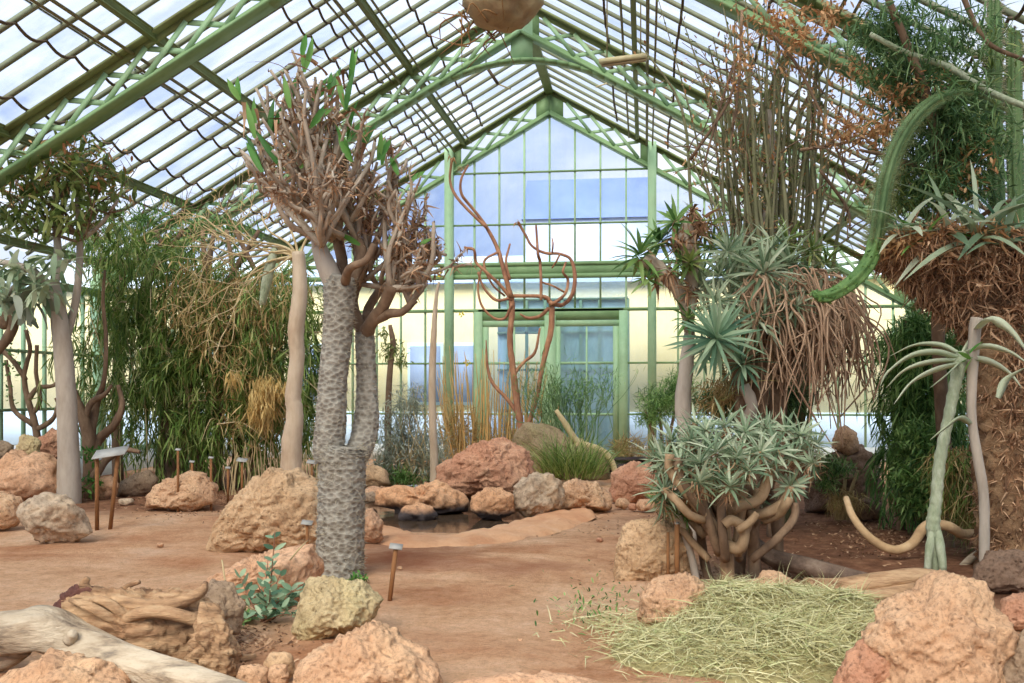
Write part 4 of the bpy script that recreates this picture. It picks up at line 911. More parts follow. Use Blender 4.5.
n = 1050; pp_ = blobs([(45, 175, 55, 34, 1), (95, 180, 36, 30, 1), (15, 215, 30, 25, 1), (70, 215, 50, 22, 1), (82, 146, 26, 18, .9)], D, n, .9, .3)
foliage('foliage', t, L_olive, pp_, rdir(n, -.4), U(.12, .26, n), U(.035, .07, n), BO)
n = 380; pp_ = blobs([(80, 160, 55, 24), (40, 170, 60, 30), (110, 185, 25, 14)], D, n, .9, .3)
foliage('rusty_leaves', t, L_rust, pp_, rdir(n, -.3), U(.08, .16, n), U(.03, .05, n), BO)
mb = MB(); n = 150; pp_ = blobs([(20, 268, 34, 16), (45, 290, 22, 14), (0, 290, 24, 16), (64, 262, 16, 12)], D - .3, n, .5, .2)
place(mb, blade(6, .6, 'oval'), pp_, rdir(n, -.1), U(.2, .36, n), U(.06, .1, n)); tag(mb.build('large_grey_leaves', L_grey, t), kind='stuff')
mb = MB(); n = 14; place(mb, blade(6, .9, 'oval'), blobs([(28, 300, 24, 10)], D - .3, n, .3, .2), rdir(n, -.6), U(.25, .4, n), U(.1, .16, n)); tag(mb.build('hanging_pale_leaves', L_silver, t), kind='stuff')

# ---- twisted thorny plant at far left and brown bush behind the trunk
D = 15.6
t = thing('thorny_bush', 'spindly thorny branching stems before the left glass wall', 'bush', base(38, D))
mb = MB()
for l in ([(40, 480, 4), (36, 430, 3.5), (28, 400, 3), (24, 375, 2.5), (30, 350, 2), (26, 330, 2)], [(28, 400, 3), (38, 388, 2.5), (52, 386, 2), (60, 380, 2)], [(34, 425, 3), (14, 410, 2.5), (10, 385, 2), (6, 360, 2)], [(26, 380, 2.5), (14, 362, 2.5), (0, 350, 2.5), (-14, 348, 2)], [(32, 415, 2.5), (40, 400, 2.5), (36, 372, 2), (37, 345, 2)], [(36, 430, 3), (52, 420, 2.5), (58, 405, 2), (56, 398, 2)]):
    tube(mb, *pl(l, D), 8, 5, wob=.25)
mb.build('stems', brownbark, t)
mb = MB(); tube(mb, *pl([(-4, 352, 4.5), (8, 338, 5), (14, 322, 5), (10, 312, 5), (6, 318, 5), (4, 326, 4), (-2, 318, 4)], D - .4), 10, 6, wob=.15); tube(mb, *pl([(10, 312, 4), (22, 312, 4), (30, 318, 4), (34, 322, 3)], D - .4), 10, 5, wob=.15); mb.build('curled_stem', brownbark, t)
n = 60; foliage('leaves', t, L_green, blobs([(14, 360, 8, 20), (12, 390, 6, 20)], D, n, .2), rdir(n, .2), .07, .04, BO)
D = 14.9
t = thing('gnarled_bush', 'brown gnarled branching bush just right of the smooth grey trunk', 'bush', base(88, D))
mb = MB()
for l in ([(92, 500, 8), (90, 450, 7), (86, 425, 6), (78, 405, 5), (74, 390, 3)], [(90, 455, 6), (100, 438, 5, .1), (114, 425, 4), (122, 405, 3), (118, 385, 2)], [(92, 480, 5, -.1), (106, 460, 4), (124, 450, 3), (140, 452, 2)], [(90, 440, 5), (96, 405, 4, .2), (104, 380, 2.4), (106, 340, 2), (103, 300, 1.8), (105, 270, 1.2)], [(84, 420, 4), (92, 402, 3), (104, 395, 2.5), (112, 385, 1.5)]):
    tube(mb, *pl(l, D), 9, 5, wob=.2)
mb.build('stems', brownbark, t)
n = 120; foliage('leaves', t, L_bright, blobs([(88, 485, 12, 10), (92, 455, 10, 8)], D - .4, n, .2), rdir(n, .4), .1, .04, BO)

# ---- D. great weeping shrub
D = 16.4
t = thing('weeping_shrub', 'large weeping green shrub filling the left side behind the boulders', 'shrub', base(190, D))
mb = MB()
for (x, w_) in ((160, 6), (172, 9), (184, 8), (196, 7), (215, 6), (236, 7), (250, 5)):
    x2 = x + random.uniform(-20, 20); tube(mb, *pl([(x, 490, w_), (x + 3, 440, w_ * .9), (x2, 380, w_ * .8), (x2 + random.uniform(-20, 20), 300, w_ * .6), (x2 + random.uniform(-30, 30), 230, 2)], D + random.uniform(-.3, .5)), 9, 5, wob=.25)
mb.build('stems', brownbark, t)['kind'] = 'stuff'
BLB = [(150, 240, 62, 42, 1), (110, 215, 40, 30, .7), (210, 250, 55, 45, 1), (150, 320, 50, 50, 1), (200, 350, 60, 55, 1.1), (260, 350, 45, 55, 1), (140, 385, 38, 42, 1), (240, 410, 60, 50, 1.1), (295, 370, 30, 60, .9), (310, 430, 22, 40, .7), (262, 300, 44, 38, .8), (118, 300, 24, 34, .5)]
BLB += [(100, 340, 22, 60, .5), (300, 300, 24, 50, .6), (180, 430, 40, 34, .8), (225, 300, 60, 40, .8), (318, 350, 14, 60, .5)]
BLB = [(b[0], b[1] + (14 if b[1] < 260 else -6), b[2], b[3], (b[4] if len(b) > 4 else 1) * (.45 if b[1] < 270 else 1.1)) for b in BLB]
pp_, dd_ = strands(BLB, D, 1250, 1.1, .35, (.45, 1.0), 17, .06); n = len(pp_)
foliage('foliage', t, L_weep, pp_, dd_, U(.16, .34, n), U(.018, .032, n), BF)
n = 1300; pp_ = blobs([(235, 330, 55, 60), (255, 400, 45, 50), (200, 300, 50, 50), (270, 290, 40, 40)], D - .9, n, .6, .4)
foliage('dry_foliage', t, L_straw, pp_, rng.normal(0, .5, (n, 3)) - UP * .8, U(.15, .34, n), U(.014, .026, n), BF)
mb = MB()
for k in range(150):
    s = blobs(BLB, D, 1, 1.1, .4)[0]; dv = rng.normal(0, .5, 3) - UP * .2; tube(mb, [s, s + dv * .5, s + dv - UP * .35], [.012, .009, .003], 4, 3, cap=False)
mb.build('twigs', straw, t)['kind'] = 'stuff'
mb = MB()
for k in range(70):
    x = random.uniform(225, 322); s = P(x, random.uniform(440, 470), 15.4); e = P(x + random.uniform(-5, 5), 0, 15.4); e = s * 1.0; e[2] = 0; e += RIGHT * random.uniform(-.1, .1)
    tube(mb, [s, (s + e) / 2 + rng.normal(0, .03, 3), e], .007, 4, 2, cap=False)
tag(mb.build('dry_reeds', straw), 'dry straw stems standing behind the big tan boulder', 'reeds', kind='stuff')
mb = MB(); n = 700; pp_ = blobs([(268, 385, 22, 12), (262, 405, 16, 22), (235, 375, 10, 8)], 15.2, n, .3, .4); place(mb, BF, pp_, rng.normal(0, .4, (n, 3)) - UP, U(.12, .28, n), U(.02, .03, n))
tag(mb.build('yellow_bloom', leafmat('dry_yellow_bloom', [(190, 160, 92), (222, 196, 132), (206, 170, 104)], .8, .3), t), kind='stuff')
# leafless green haze in upper left
D = 17.4
t = thing('airy_tree', 'thin airy tree with small green leaves reaching the left roof slope', 'tree', base(118, D))
mb = MB(); tips = []
tube(mb, *pl([(118, 485, 6), (117, 400, 5), (119, 320, 4), (124, 260, 3)], D), 8, 5, wob=.15); mb.build('trunk', brownbark, t); mb = MB()
for (tx, ty, dd) in [(80, 230, .3), (110, 200, -.5), (150, 195, .3), (190, 205, -.2), (220, 220, .3), (170, 240, 0), (95, 260, -.3), (240, 200, 0)]:
    s = P(122, 275, D); e = P(tx, ty, D + dd); q = [s, (s + e) / 2 + UP * .1, e]; tube(mb, q, [.03, .02, .008], 5, 4)
    for k in range(5): grow(mb, q[1] + (e - q[1]) * random.random(), (e - s) + rng.normal(0, .6, 3), .4, .01, 2, tips, .6, .1, 4, (1, 3), 3)
mb.build('twigs', brownbark, t)['kind'] = 'stuff'
n = 2600; foliage('foliage', t, L_green, blobs([(140, 215, 60, 26), (200, 225, 60, 26), (100, 240, 40, 28), (170, 260, 60, 22), (235, 232, 40, 20)], D, n, 1.0, .1), rdir(n, -.5), U(.1, .22, n), U(.015, .03, n), BF)

# ---- middle
D = 17.6
t = thing('silver_shrub', 'silvery grey bushy shrub at the back left of the pond', 'shrub', base(410, D))
n = 3800; pp_ = blobs([(398, 440, 26, 44), (428, 452, 24, 34), (410, 405, 22, 24), (385, 465, 16, 20), (440, 470, 16, 18)], D, n, .8, .2); foliage('foliage', t, L_silver, pp_, rdir(n, .5), U(.08, .18, n), U(.014, .026, n), BF)
mb = MB()
for k in range(60):
    x = random.uniform(380, 445); e = blobs([(410, 430, 32, 50)], D, 1, .8)[0]; s = base(x, D + random.uniform(-.4, .5)); tube(mb, [s, (s + e) / 2 + rng.normal(0, .08, 3), e], [.014, .01, .005], 5, 3)
mb.build('stems', straw, t)['kind'] = 'stuff'
n = 500; foliage('lower_leaves', t, L_green, blobs([(405, 478, 30, 12)], D - .3, n, .5, .2), rdir(n, .5), U(.1, .2, n), .02, BF)
t = thing('slim_tree', 'thin brown trunk with small tufted top beside the spiny trunk', 'tree', base(388, 18.6))
mb = MB(); tube(mb, *pl([(389, 486, 4), (388, 420, 3.5), (390, 370, 3), (393, 345, 3), (390, 325, 2)], 18.6), 8, 5, wob=.1); mb.build('trunk', brownbark, t)
n = 260; foliage('foliage', t, L_olive, blobs([(392, 350, 16, 14), (384, 332, 8, 8), (402, 362, 10, 6)], 18.6, n, .3, .2), rdir(n, -.2), U(.08, .18, n), .03, BF)
t = thing('bare_pole_tree', 'thin pale bare pole standing at the pond with a yellow tip', 'tree', base(434, 16.4))
mb = MB(); tube(mb, *pl([(434, 500, 4.4), (434, 460, 4.2), (432, 400, 3.8), (433, 350, 3.4), (436, 300, 2), (439, 282, 1.2)], 16.4), 9, 6, wob=.08); mb.build('trunk', smoothtan, t)
mb = MB(); n = 24; place(mb, BO, blobs([(440, 274, 3, 5)], 16.4, n), rdir(n, .3), .05, .03); mb.build('yellow_flower', leafmat('yellow_petal', [(222, 200, 40), (240, 220, 70)]), t)
mb = MB(); n = 160; yb = leafmat('dry_sprig', [(176, 150, 90), (206, 190, 120)])
# cane clump
t = thing('cane_clump', 'clump of thin yellow tan canes in front of the gable door', 'canes', base(488, 20.6))
mb = MB()
for k in range(92):
    x = 446 + 84 * (random.random()); d = 20.6 + random.uniform(-.8, .9); s = base(x, d); top = random.uniform(345, 420); lean = (x - 488) * .25 + random.uniform(-12, 12); e = P(x + lean, top, d)
    tube(mb, [s, (s + e) / 2 + RIGHT * random.uniform(-.05, .05), e], [.016, .013, .006], 5, 3)
mb.build('canes', mat('yellow_cane', [(150, 120, 70), (190, 158, 100), (206, 150, 84)], 4, .1, .6), t)['kind'] = 'stuff'
n = 1500; foliage('foliage', t, L_straw, blobs([(470, 440, 28, 34), (510, 440, 22, 30), (452, 430, 14, 40)], 20.6, n, .9, .2), rdir(n, .7), U(.15, .35, n), .012, BF)
mb = MB(); n = 40; place(mb, BO, np.concatenate([blobs([(467, 363, 3, 3)], 20.4, 20), blobs([(461, 314, 3, 2)], 20.4, 20)]), rdir(n), .05, .03); mb.build('yellow_flower', leafmat('yellow_petal_2', [(222, 200, 40), (240, 220, 70)]), t)

# bare red-branched tree
D = 19.3
t = thing('bare_red_tree', 'leafless red brown tree with curling branches before the gable', 'tree', base(520, D))
mb = MB()
for l in ([(526, 490, 7), (525, 450, 6.5), (518, 410, 6), (513, 370, 5.5), (510, 340, 5), (512, 310, 5), (511, 297, 5)],
          [(523, 440, 5), (536, 400, 5), (541, 375, 5), (545, 355, 6), (551, 330, 6.5), (552, 306, 6)]):
    mb = MB(); tube(mb, *pl([(a[0], a[1], a[2] * (.6 if l[0][0] == 526 else .46)) for a in l], D), 10, 6, wob=.2); mb.build('trunk', redbark, t)
for l in ([(511, 297, 5), (505, 275, 5), (498, 250, 4), (487, 228, 3.5), (474, 210, 3), (462, 195, 3), (461, 180, 2.5), (468, 165, 2)], [(487, 228, 3), (470, 212, 3), (456, 196, 3), (450, 180, 2.5), (452, 158, 2.5)],
          [(512, 300, 4), (500, 285, 3.5), (484, 270, 3), (476, 262, 3), (474, 250, 3), (466, 248, 3)], [(511, 298, 3), (496, 300, 3), (484, 288, 2.5), (478, 272, 2.5)], [(511, 296, 4), (528, 296, 3.5), (545, 297, 4), (550, 302, 5)],
          [(512, 304, 3), (505, 318, 3), (494, 318, 2.5), (482, 306, 2.5), (478, 288, 2), (481, 270, 2)], [(510, 280, 3), (506, 262, 2.5), (510, 244, 2)],
          [(550, 303, 5), (562, 305, 4), (572, 295, 4), (575, 278, 4), (571, 260, 3.5), (560, 254, 3), (545, 253, 3), (532, 246, 2.5), (525, 234, 2.5), (518, 222, 3)],
          [(541, 300, 3), (541, 280, 3), (540, 262, 3), (538, 254, 3), (537, 240, 2.5), (536, 225, 2)], [(553, 304, 3.5), (565, 294, 3), (568, 280, 3), (563, 272, 2.5), (566, 262, 2)], [(541, 282, 2), (553, 286, 2), (564, 292, 2)],
          [(549, 308, 4), (540, 316, 3.5), (528, 318, 3), (520, 314, 2)], [(513, 375, 4), (524, 362, 3), (535, 352, 3), (540, 328, 2)], [(522, 420, 4.5), (508, 400, 4), (494, 385, 3.5), (488, 370, 3), (486, 340, 1)],
          [(498, 252, 2.5), (484, 262, 2.5), (492, 284, 2), (505, 296, 2)], [(560, 254, 2), (556, 262, 2), (552, 268, 1.5)], [(552, 254, 2), (553, 244, 1.6), (552, 238, 1.2)]):
    mb = MB(); tube(mb, *pl([(a[0], a[1], a[2] * .5, random.uniform(-.12, .12)) for a in l], D), 8, 5, wob=.2); mb.build('branch', redbark, t)
mb = MB()
for (x, y) in ((518, 222), (462, 168), (466, 248), (452, 158), (436, 260)): place(mb, BC, blobs([(x, y, 4, 4)], D, 10, .1, .2), rdir(10), .09, .03)
tag(mb.build('dry_tufts', L_rust, t), kind='stuff')
# twiggy shrub and grass
D = 18.8
t = thing('pencil_shrub', 'sparse shrub of thin pencil green twigs before the door', 'shrub', base(580, D)); mb = MB(); tips = []
for k in range(20):
    s = base(random.uniform(566, 592), D + random.uniform(-.2, .2)); dv = UP * 1.5 + RIGHT * random.uniform(-.75, .85) + FWD * random.uniform(-.5, .5)
    grow(mb, s, dv, .62, .016, 4, tips, .42, .28, 5, (1, 3), 3, .82, .12)
mb.build('twigs', mat('green_twig', [(70, 100, 60), (98, 128, 80), (120, 140, 92)], 6, .1, .6), t)['kind'] = 'stuff'
n = len(tips) * 3; foliage('leaves', t, L_green, np.repeat(np.array([x[0] for x in tips]), 3, 0) + rng.normal(0, .05, (n, 3)), rdir(n, .8), U(.1, .18, n), .014, BF)
D = 17.2
mb = MB(); n = 620; c = P(572, 484, D); s = blobs([(572, 486, 34, 6)], D, n, .4); s[:, 2] = U(.1, .35, n); dv = (s - c) * 1.2 + UP * 1.0 + rng.normal(0, .3, (n, 3))
place(mb, blade(4, .6, 'taper', 0), s, dv, U(.4, .8, n), U(.012, .02, n)); 
tag(mb.build('grass_clump', L_weep, loc=base(572, D)), 'arching green grass clump against the mossy grey boulder', 'grass', kind='stuff')
n = 420; mb = MB(); place(mb, BF, blobs([(630, 452, 20, 14)], 19.6, n, .3), rdir(n, .4) , U(.2, .4, n), .014); tag(mb.build('dry_grass', L_straw, loc=base(630, 19.6)), 'dry grass tuft above the dark trough', 'grass', kind='stuff')
mb = MB(); tube(mb, *pl([(556, 410, 2), (566, 425, 3), (578, 442, 3.5), (600, 450, 3.5), (612, 462, 3), (618, 485, 3)], 18.2), 8, 5, wob=.2); tube(mb, *pl([(578, 442, 3), (572, 456, 2.6), (566, 475, 2.6), (566, 490, 2.6)], 18.2), 8, 4)
tag(mb.build('bent_branch', straw), 'bent pale dead branch lying over the mossy grey boulder', 'branch')
D = 20.8
t = thing('round_bush', 'soft dark green rounded bush right of the door', 'bush', base(664, D))
mb = MB(); [tube(mb, *pl([(664 + a, 478, 2.5), (662 + a * 1.5, 440, 2), (660 + a * 3, 410, 1.5)], D), 6, 3) for a in (-5, 0, 5)]; mb.build('stems', brownbark, t)
n = 3200; foliage('foliage', t, L_green, blobs([(664, 402, 30, 20), (650, 418, 18, 10), (680, 385, 18, 16)], D, n, .7, .2), rdir(n, -.1), U(.1, .24, n), .014, BF)
for (x, d, lo, hi, lb) in ((357, 17.8, 492, 345, 'slender spiny pole cactus between the two spiny trunks'), (638, 20, 470, 300, 'thin cut stem leaning before the right gable post')):
    pass

# ---- right: rosette shrub (lower)
D = 8.3
t = thing('rosette_shrub', 'many stemmed shrub with grey green leaf rosettes on knobbly arms', 'shrub', base(730, D))
ros = []
def arm(l, m_=tanbark, last=True, d=D):
    mb = MB(); tube(mb, *pl(l, d), 10, 5, wob=.12); mb.build('stem', m_, t)
    if last: ros.append(P(l[-1][0], l[-1][1], d + (l[-1][3] if len(l[-1]) > 3 else 0)))
stems = [([(728, 598, 7), (727, 560, 7), (724, 530, 7), (722, 512, 6)], tanbark, False),
 ([(698, 588, 4, .2), (692, 560, 4, .2), (684, 530, 4, .1), (676, 512, 4)], smoothgrey, False), ([(712, 592, 5, .3), (704, 560, 5, .4), (700, 530, 5, .4), (694, 505, 5, .3)], brownbark, False),
 ([(756, 592, 7, .3), (754, 560, 7, .4), (752, 530, 6, .3), (748, 500, 6, .2)], brownbark, False), ([(776, 590, 6, .5), (778, 555, 6, .5), (776, 520, 6, .5), (768, 490, 5, .4)], brownbark, False), ([(738, 590, 6, .5), (740, 550, 7, .6), (738, 510, 6, .6), (734, 480, 5, .6)], brownbark, False),
 ([(724, 545, 6, -.1), (740, 548, 6, -.2), (744, 530, 5, -.25), (732, 520, 5, -.3), (724, 525, 5, -.3)], tanbark, False),
 ([(716, 530, 5.5, -.1), (706, 516, 5.5, -.2), (700, 500, 5, -.2), (694, 486, 5, -.2)], tanbark, True), ([(700, 520, 5, .1), (686, 506, 5), (682, 488, 5), (668, 474, 4.5)], tanbark, True),
 ([(728, 512, 5), (740, 506, 5.5, -.1), (758, 500, 5.5, -.1), (766, 486, 5.5, -.1), (770, 468, 5, -.1)], tanbark, True), ([(750, 515, 5, .1), (768, 512, 5.5), (784, 502, 5.5), (790, 486, 5)], tanbark, True),
 ([(764, 520, 5, .1), (778, 514, 5), (786, 504, 5, -.1), (789, 498, 5, -.1)], tanbark, False), ([(722, 515, 6), (722, 495, 6, -.1), (727, 478, 5.5, -.1), (728, 462, 5, -.1)], tanbark, True),
 ([(705, 520, 4, -.2), (690, 515, 4, -.3), (676, 500, 4, -.3), (664, 490, 4, -.2)], tanbark, True), ([(752, 505, 5, .3), (770, 480, 5, .3), (790, 465, 5, .3), (806, 450, 4, .3)], brownbark, True),
 ([(735, 495, 5, .5), (730, 460, 5, .5), (722, 435, 4, .5)], brownbark, True), ([(694, 500, 5, .3), (684, 470, 5, .3), (688, 440, 4.5, .3), (696, 424, 4, .3)], tanbark, True), ([(748, 495, 5, .2), (752, 462, 5, .3), (758, 440, 4, .3)], brownbark, True), ([(768, 490, 5, .4), (778, 455, 4.5, .4), (786, 432, 4, .4)], brownbark, True),
 ([(676, 512, 4), (664, 480, 4, .1), (656, 458, 4, .1)], brownbark, True), ([(738, 530, 4, -.3), (750, 522, 4, -.35), (757, 513, 3.5, -.35)], tanbark, False)]
for k in range(22):
    x = random.uniform(662, 800); y = random.uniform(455, 520) + abs(x - 730) * -.15; w_ = random.uniform(3.4, 5); dd_ = random.uniform(-.35, .5)
    stems.append(([(728 + (x - 728) * .35, min(560, y + 60), w_, dd_ * .5), (728 + (x - 728) * .75, y + 30, w_, dd_), (x, y + 10, w_, dd_), (x + random.uniform(-4, 4), y - 6, w_ * 1.05, dd_)], random.choice((tanbark, brownbark)), k % 3 == 0))
for l, mm, las in stems: arm(l, mm, las)
for (x, y, dd) in [(680, 462, -.3), (700, 462, -.4), (716, 452, -.3), (738, 456, -.4), (730, 485, -.5), (700, 480, -.5), (748, 470, -.4), (760, 452, -.2), (776, 450, -.1), (792, 456, 0), (812, 462, .1), (690, 440, -.1), (706, 430, 0), (726, 425, .1), (745, 432, .1), (765, 428, .2), (664, 462, 0), (672, 440, .1), (800, 435, .3), (816, 445, .4), (712, 475, -.2), (684, 486, -.1), (664, 505, -.1)]:
    ros.append(P(x, y, D + dd))
for i, c in enumerate(ros):
    mb = MB(); ax = UP + rng.normal(0, .5, 3) - FWD * .45; rosette(mb, c, ax, 30, random.uniform(.15, .21), .024, BL, -20, 70); mb.build('rosette', L_grey, t)
n = 900; foliage('dry_skirts', t, L_dead, np.array(ros)[rng.integers(0, len(ros), n)] + rng.normal(0, .03, (n, 3)) - UP * .06, rdir(n, -.9), U(.06, .13, n), .012, BC, jit=1)
n = 700; foliage('low_leaves', t, L_green, blobs([(672, 508, 14, 10), (662, 496, 14, 14), (680, 515, 10, 8)], D + .1, n, .2, .2), rdir(n, .4), U(.05, .12, n), .014, BF)

# ---- upper rosette tree
D = 10.6
t = thing('rosette_tree', 'tall branching tree with long leaf rosettes and a mass of dry hanging stems', 'tree', base(745, D))
for l, mm in (([(690, 545, 8), (688, 480, 7.5), (685, 430, 7.5), (683, 400, 8), (687, 360, 7), (690, 330, 5)], smoothgrey), ([(690, 335, 5), (686, 310, 6), (678, 290, 7), (664, 274, 8), (652, 264, 8), (644, 258, 6)], crownbark), ([(688, 330, 5), (692, 290, 6), (690, 260, 8), (686, 236, 9), (690, 220, 6)], crownbark),
              ([(748, 545, 11), (748, 480, 10), (746, 430, 10), (742, 390, 9), (736, 360, 9), (728, 345, 7)], brownbark), ([(754, 500, 7, .2), (756, 430, 8, .1), (760, 390, 8), (758, 350, 8), (764, 310, 7), (766, 280, 6)], brownbark), ([(775, 545, 9, .4), (776, 470, 9, .3), (778, 400, 9, .2), (786, 350, 8, .2), (800, 310, 6, .2)], brownbark), ([(746, 425, 5, -.1), (752, 405, 6, -.2), (744, 385, 5, -.2)], smoothgrey), ([(742, 380, 6), (730, 360, 5), (714, 340, 5), (706, 320, 4)], brownbark)):
    mb = MB(); tube(mb, *pl(l, D), 14, 6, wob=.18); mb.build('branch' if l[0][1] < 500 else 'trunk', mm, t)
RS = [(716, 338, -.5, 56, .42, .042, L_blue), (742, 362, -.3, 44, .3, .04, L_blue), (764, 272, -.2, 60, .42, .036, L_grey), (740, 256, .1, 44, .36, .034, L_grey), (790, 262, .2, 46, .36, .034, L_grey), (806, 278, .3, 36, .3, .03, L_grey), (700, 286, .1, 40, .34, .034, L_grey), (776, 300, -.2, 40, .34, .034, L_grey), (640, 254, 0, 34, .34, .05, L_green), (660, 240, .2, 26, .26, .045, L_green), (676, 222, 0, 30, .24, .045, L_green), (706, 228, .3, 34, .3, .035, L_olive), (690, 262, -.2, 28, .22, .04, L_olive), (688, 318, -.1, 26, .22, .035, L_green), (730, 300, .3, 40, .34, .034, L_grey), (826, 262, .5, 30, .3, .03, L_olive), (648, 278, -.1, 16, .22, .04, L_green), (757, 320, -.3, 40, .34, .034, L_grey), (788, 240, .4, 30, .3, .03, L_olive), (720, 275, 0, 36, .3, .032, L_grey), (752, 338, .1, 30, .28, .034, L_blue), (702, 350, .1, 30, .26, .034, L_blue), (812, 250, .2, 30, .26, .03, L_olive), (772, 246, .3, 34, .3, .03, L_grey), (728, 250, -.2, 30, .26, .03, L_grey), (716, 300, -.3, 30, .28, .03, L_grey), (796, 306, -.3, 26, .24, .03, L_grey), (712, 246, .3, 26, .26, .03, L_green), (820, 290, .2, 26, .26, .03, L_grey), (680, 262, -.1, 22, .2, .035, L_green)]
for (x, y, dd, n, L, w_, mm) in RS:
    mb = MB(); rosette(mb, P(x, y, D + dd), UP * .9 - FWD * .5 + rng.normal(0, .25, 3), n, L, w_, BL, -35, 75, lv=.12); mb.build('rosette', mm, t)
n = 260; foliage('dead_leaf_skirt', t, L_dead, blobs([(696, 222, 14, 20), (680, 240, 14, 14), (664, 272, 16, 8), (690, 290, 8, 14), (648, 262, 10, 8)], D, n, .2, .2), rdir(n, -.7), U(.12, .25, n), U(.025, .05, n), BC, jit=1)
n = 420; foliage('dry_leaves', t, L_straw, blobs([(726, 385, 26, 18), (718, 402, 20, 10), (740, 340, 30, 20)], D + .1, n, .3, .2), rdir(n, -.8), U(.12, .3, n), .016, BC, jit=1)
n = 1000; foliage('inner_foliage', t, L_dark, blobs([(742, 408, 40, 16), (716, 400, 30, 14), (790, 400, 26, 18)], D + .5, n, .3, .2), rdir(n, -.2), U(.12, .26, n), .02, BF)
mb = MB()
for k in range(330):
    x = random.uniform(752, 846); y = 268 + abs(random.gauss(0, 24)) + max(0, x - 820) * .2; d = D + random.uniform(-.4, .7); s = P(x, y, d); ln = random.uniform(.5, 1.3); out_ = RIGHT * (random.uniform(-.15, .38) + (x - 790) * .0025) + FWD * random.uniform(-.3, .3)
    q = [s, s + out_ * .35 * ln - UP * .12 * ln + rng.normal(0, .05, 3), s + out_ * .6 * ln - UP * .5 * ln + rng.normal(0, .08, 3), s + out_ * .65 * ln - UP * ln + rng.normal(0, .12, 3)]
    tube(mb, q, np.array([.011, .012, .011, .006]) * random.uniform(.7, 1.2), 5, 4, cap=False)
    if k % 2: e_ = q[2] + rng.normal(0, .14, 3) - UP * .15; tube(mb, [q[1], (q[1] + e_) / 2 + rng.normal(0, .04, 3), e_], [.008, .008, .004], 5, 3, cap=False)
mb.build('hanging_dry_stems', trunkmat('dry_stem', [(124, 96, 74), (174, 140, 110), (210, 180, 148)], sc=4, cols2=[(140, 104, 80), (220, 194, 160)]), t)['kind'] = 'stuff'

# ---- tall thin-stemmed plant
D = 12.2
t = thing('tall_rod_plant', 'towering clump of thin upright grey green rods with rusty leaf tufts', 'shrub', base(775, D))
mb = MB(); rods = []
for k in range(80):
    x0 = 775 + random.gauss(0, 22); x1 = 772 + (x0 - 775) * 1.6 + random.gauss(0, 16); d = D + random.uniform(-.6, .6); top = random.choice((random.uniform(-20, 60), random.uniform(40, 170)))
    q = [base(x0 * .3 + 775 * .7, D), P(x0, 330, d), P((x0 + x1) / 2 + random.uniform(-8, 8), 220, d), P(x1 + random.uniform(-8, 8), 110, d + .1), P(x1 + random.uniform(-14, 14) + (x1 - 775) * .25, top, d + .2)]
    if top > 110: q[3] = (q[2] + q[4]) / 2
    r = random.uniform(.014, .026); tube(mb, q, [r * 1.2, r * 1.1, r, r * .8, r * .3], 6, 4, cap=False); rods += [(q[i], q[i + 1]) for i in (1, 2, 3)]
mb.build('rods', trunkmat('rod_bark', [(80, 80, 56), (116, 114, 84), (150, 144, 112)], sc=5, cols2=[(100, 108, 56), (132, 122, 100)]), t)['kind'] = 'stuff'
mb = MB(); tube(mb, *pl([(771, 430, 7), (770, 250, 8), (771, 190, 7), (772, 150, 5), (768, 110, 3)], D), 10, 5, wob=.1); mb.build('thick_rod', smoothgrey, t)
mb = MB(); tps = []
for k in range(60):
    a, b = random.choice(rods); p = a + (b - a) * random.random(); grow(mb, p, RIGHT * random.uniform(-1, 1.2) + UP * .7 + FWD * random.uniform(-.5, .5), .45, .009, 1, tps, .5, .2, 4, (1, 2))
mb.build('twigs', brownbark, t)['kind'] = 'stuff'
A = np.array([s[0] for s in rods]); B = np.array([s[1] for s in rods])
n = 2400; i = rng.integers(0, len(rods), n); foliage('small_leaves', t, L_olive, A[i] + (B[i] - A[i]) * rng.random((n, 1)) + rng.normal(0, .02, (n, 3)), rdir(n, .2), U(.03, .07, n), U(.015, .03, n), BO)
i = rng.integers(0, len(rods), 1500); n = 1500; foliage('rusty_tufts', t, L_rust, A[i] + (B[i] - A[i]) * (rng.random((n, 1)) ** .5) + rng.normal(0, .05, (n, 3)), rdir(n), U(.04, .09, n), U(.015, .03, n), BO)
n = 1500; foliage('rusty_leaves', t, L_rust, blobs([(800, 40, 40, 34), (780, 20, 60, 26), (740, 60, 12, 50), (868, 70, 45, 26), (850, 130, 50, 30), (830, 15, 40, 20), (900, 180, 50, 18, .5)], 11.2, n, .7, .1), rdir(n), U(.04, .1, n), U(.02, .035, n), BO)
mb = MB(); tps = []
for (a, b) in (((742, 10), (730, 150)), ((735, 60), (700, 180)), ((840, 120), (900, 180)), ((860, 60), (1000, 230)), ((800, 150), (890, 130)), ((770, 30), (850, 180)), ((820, 170), (850, 230)), ((690, 160), (735, 60))):
    s, e = P(*a, 11.6), P(*b, 11.4); q = [s, (s + e) / 2 + rng.normal(0, .12, 3), e]; tube(mb, q, [.02, .018, .01], 6, 5)
    for k in range(7): grow(mb, s + (e - s) * random.random(), rng.normal(0, 1, 3), .3, .008, 1, tps, .6, .1, 4, (1, 2))
mb.build('cross_twigs', brownbark, t)['kind'] = 'stuff'
n = len(tps) * 4; foliage('twig_leaves', t, L_rust, np.repeat(np.array([x[0] for x in tps]), 4, 0) + rng.normal(0, .05, (n, 3)), rdir(n), U(.03, .07, n), .025, BO)

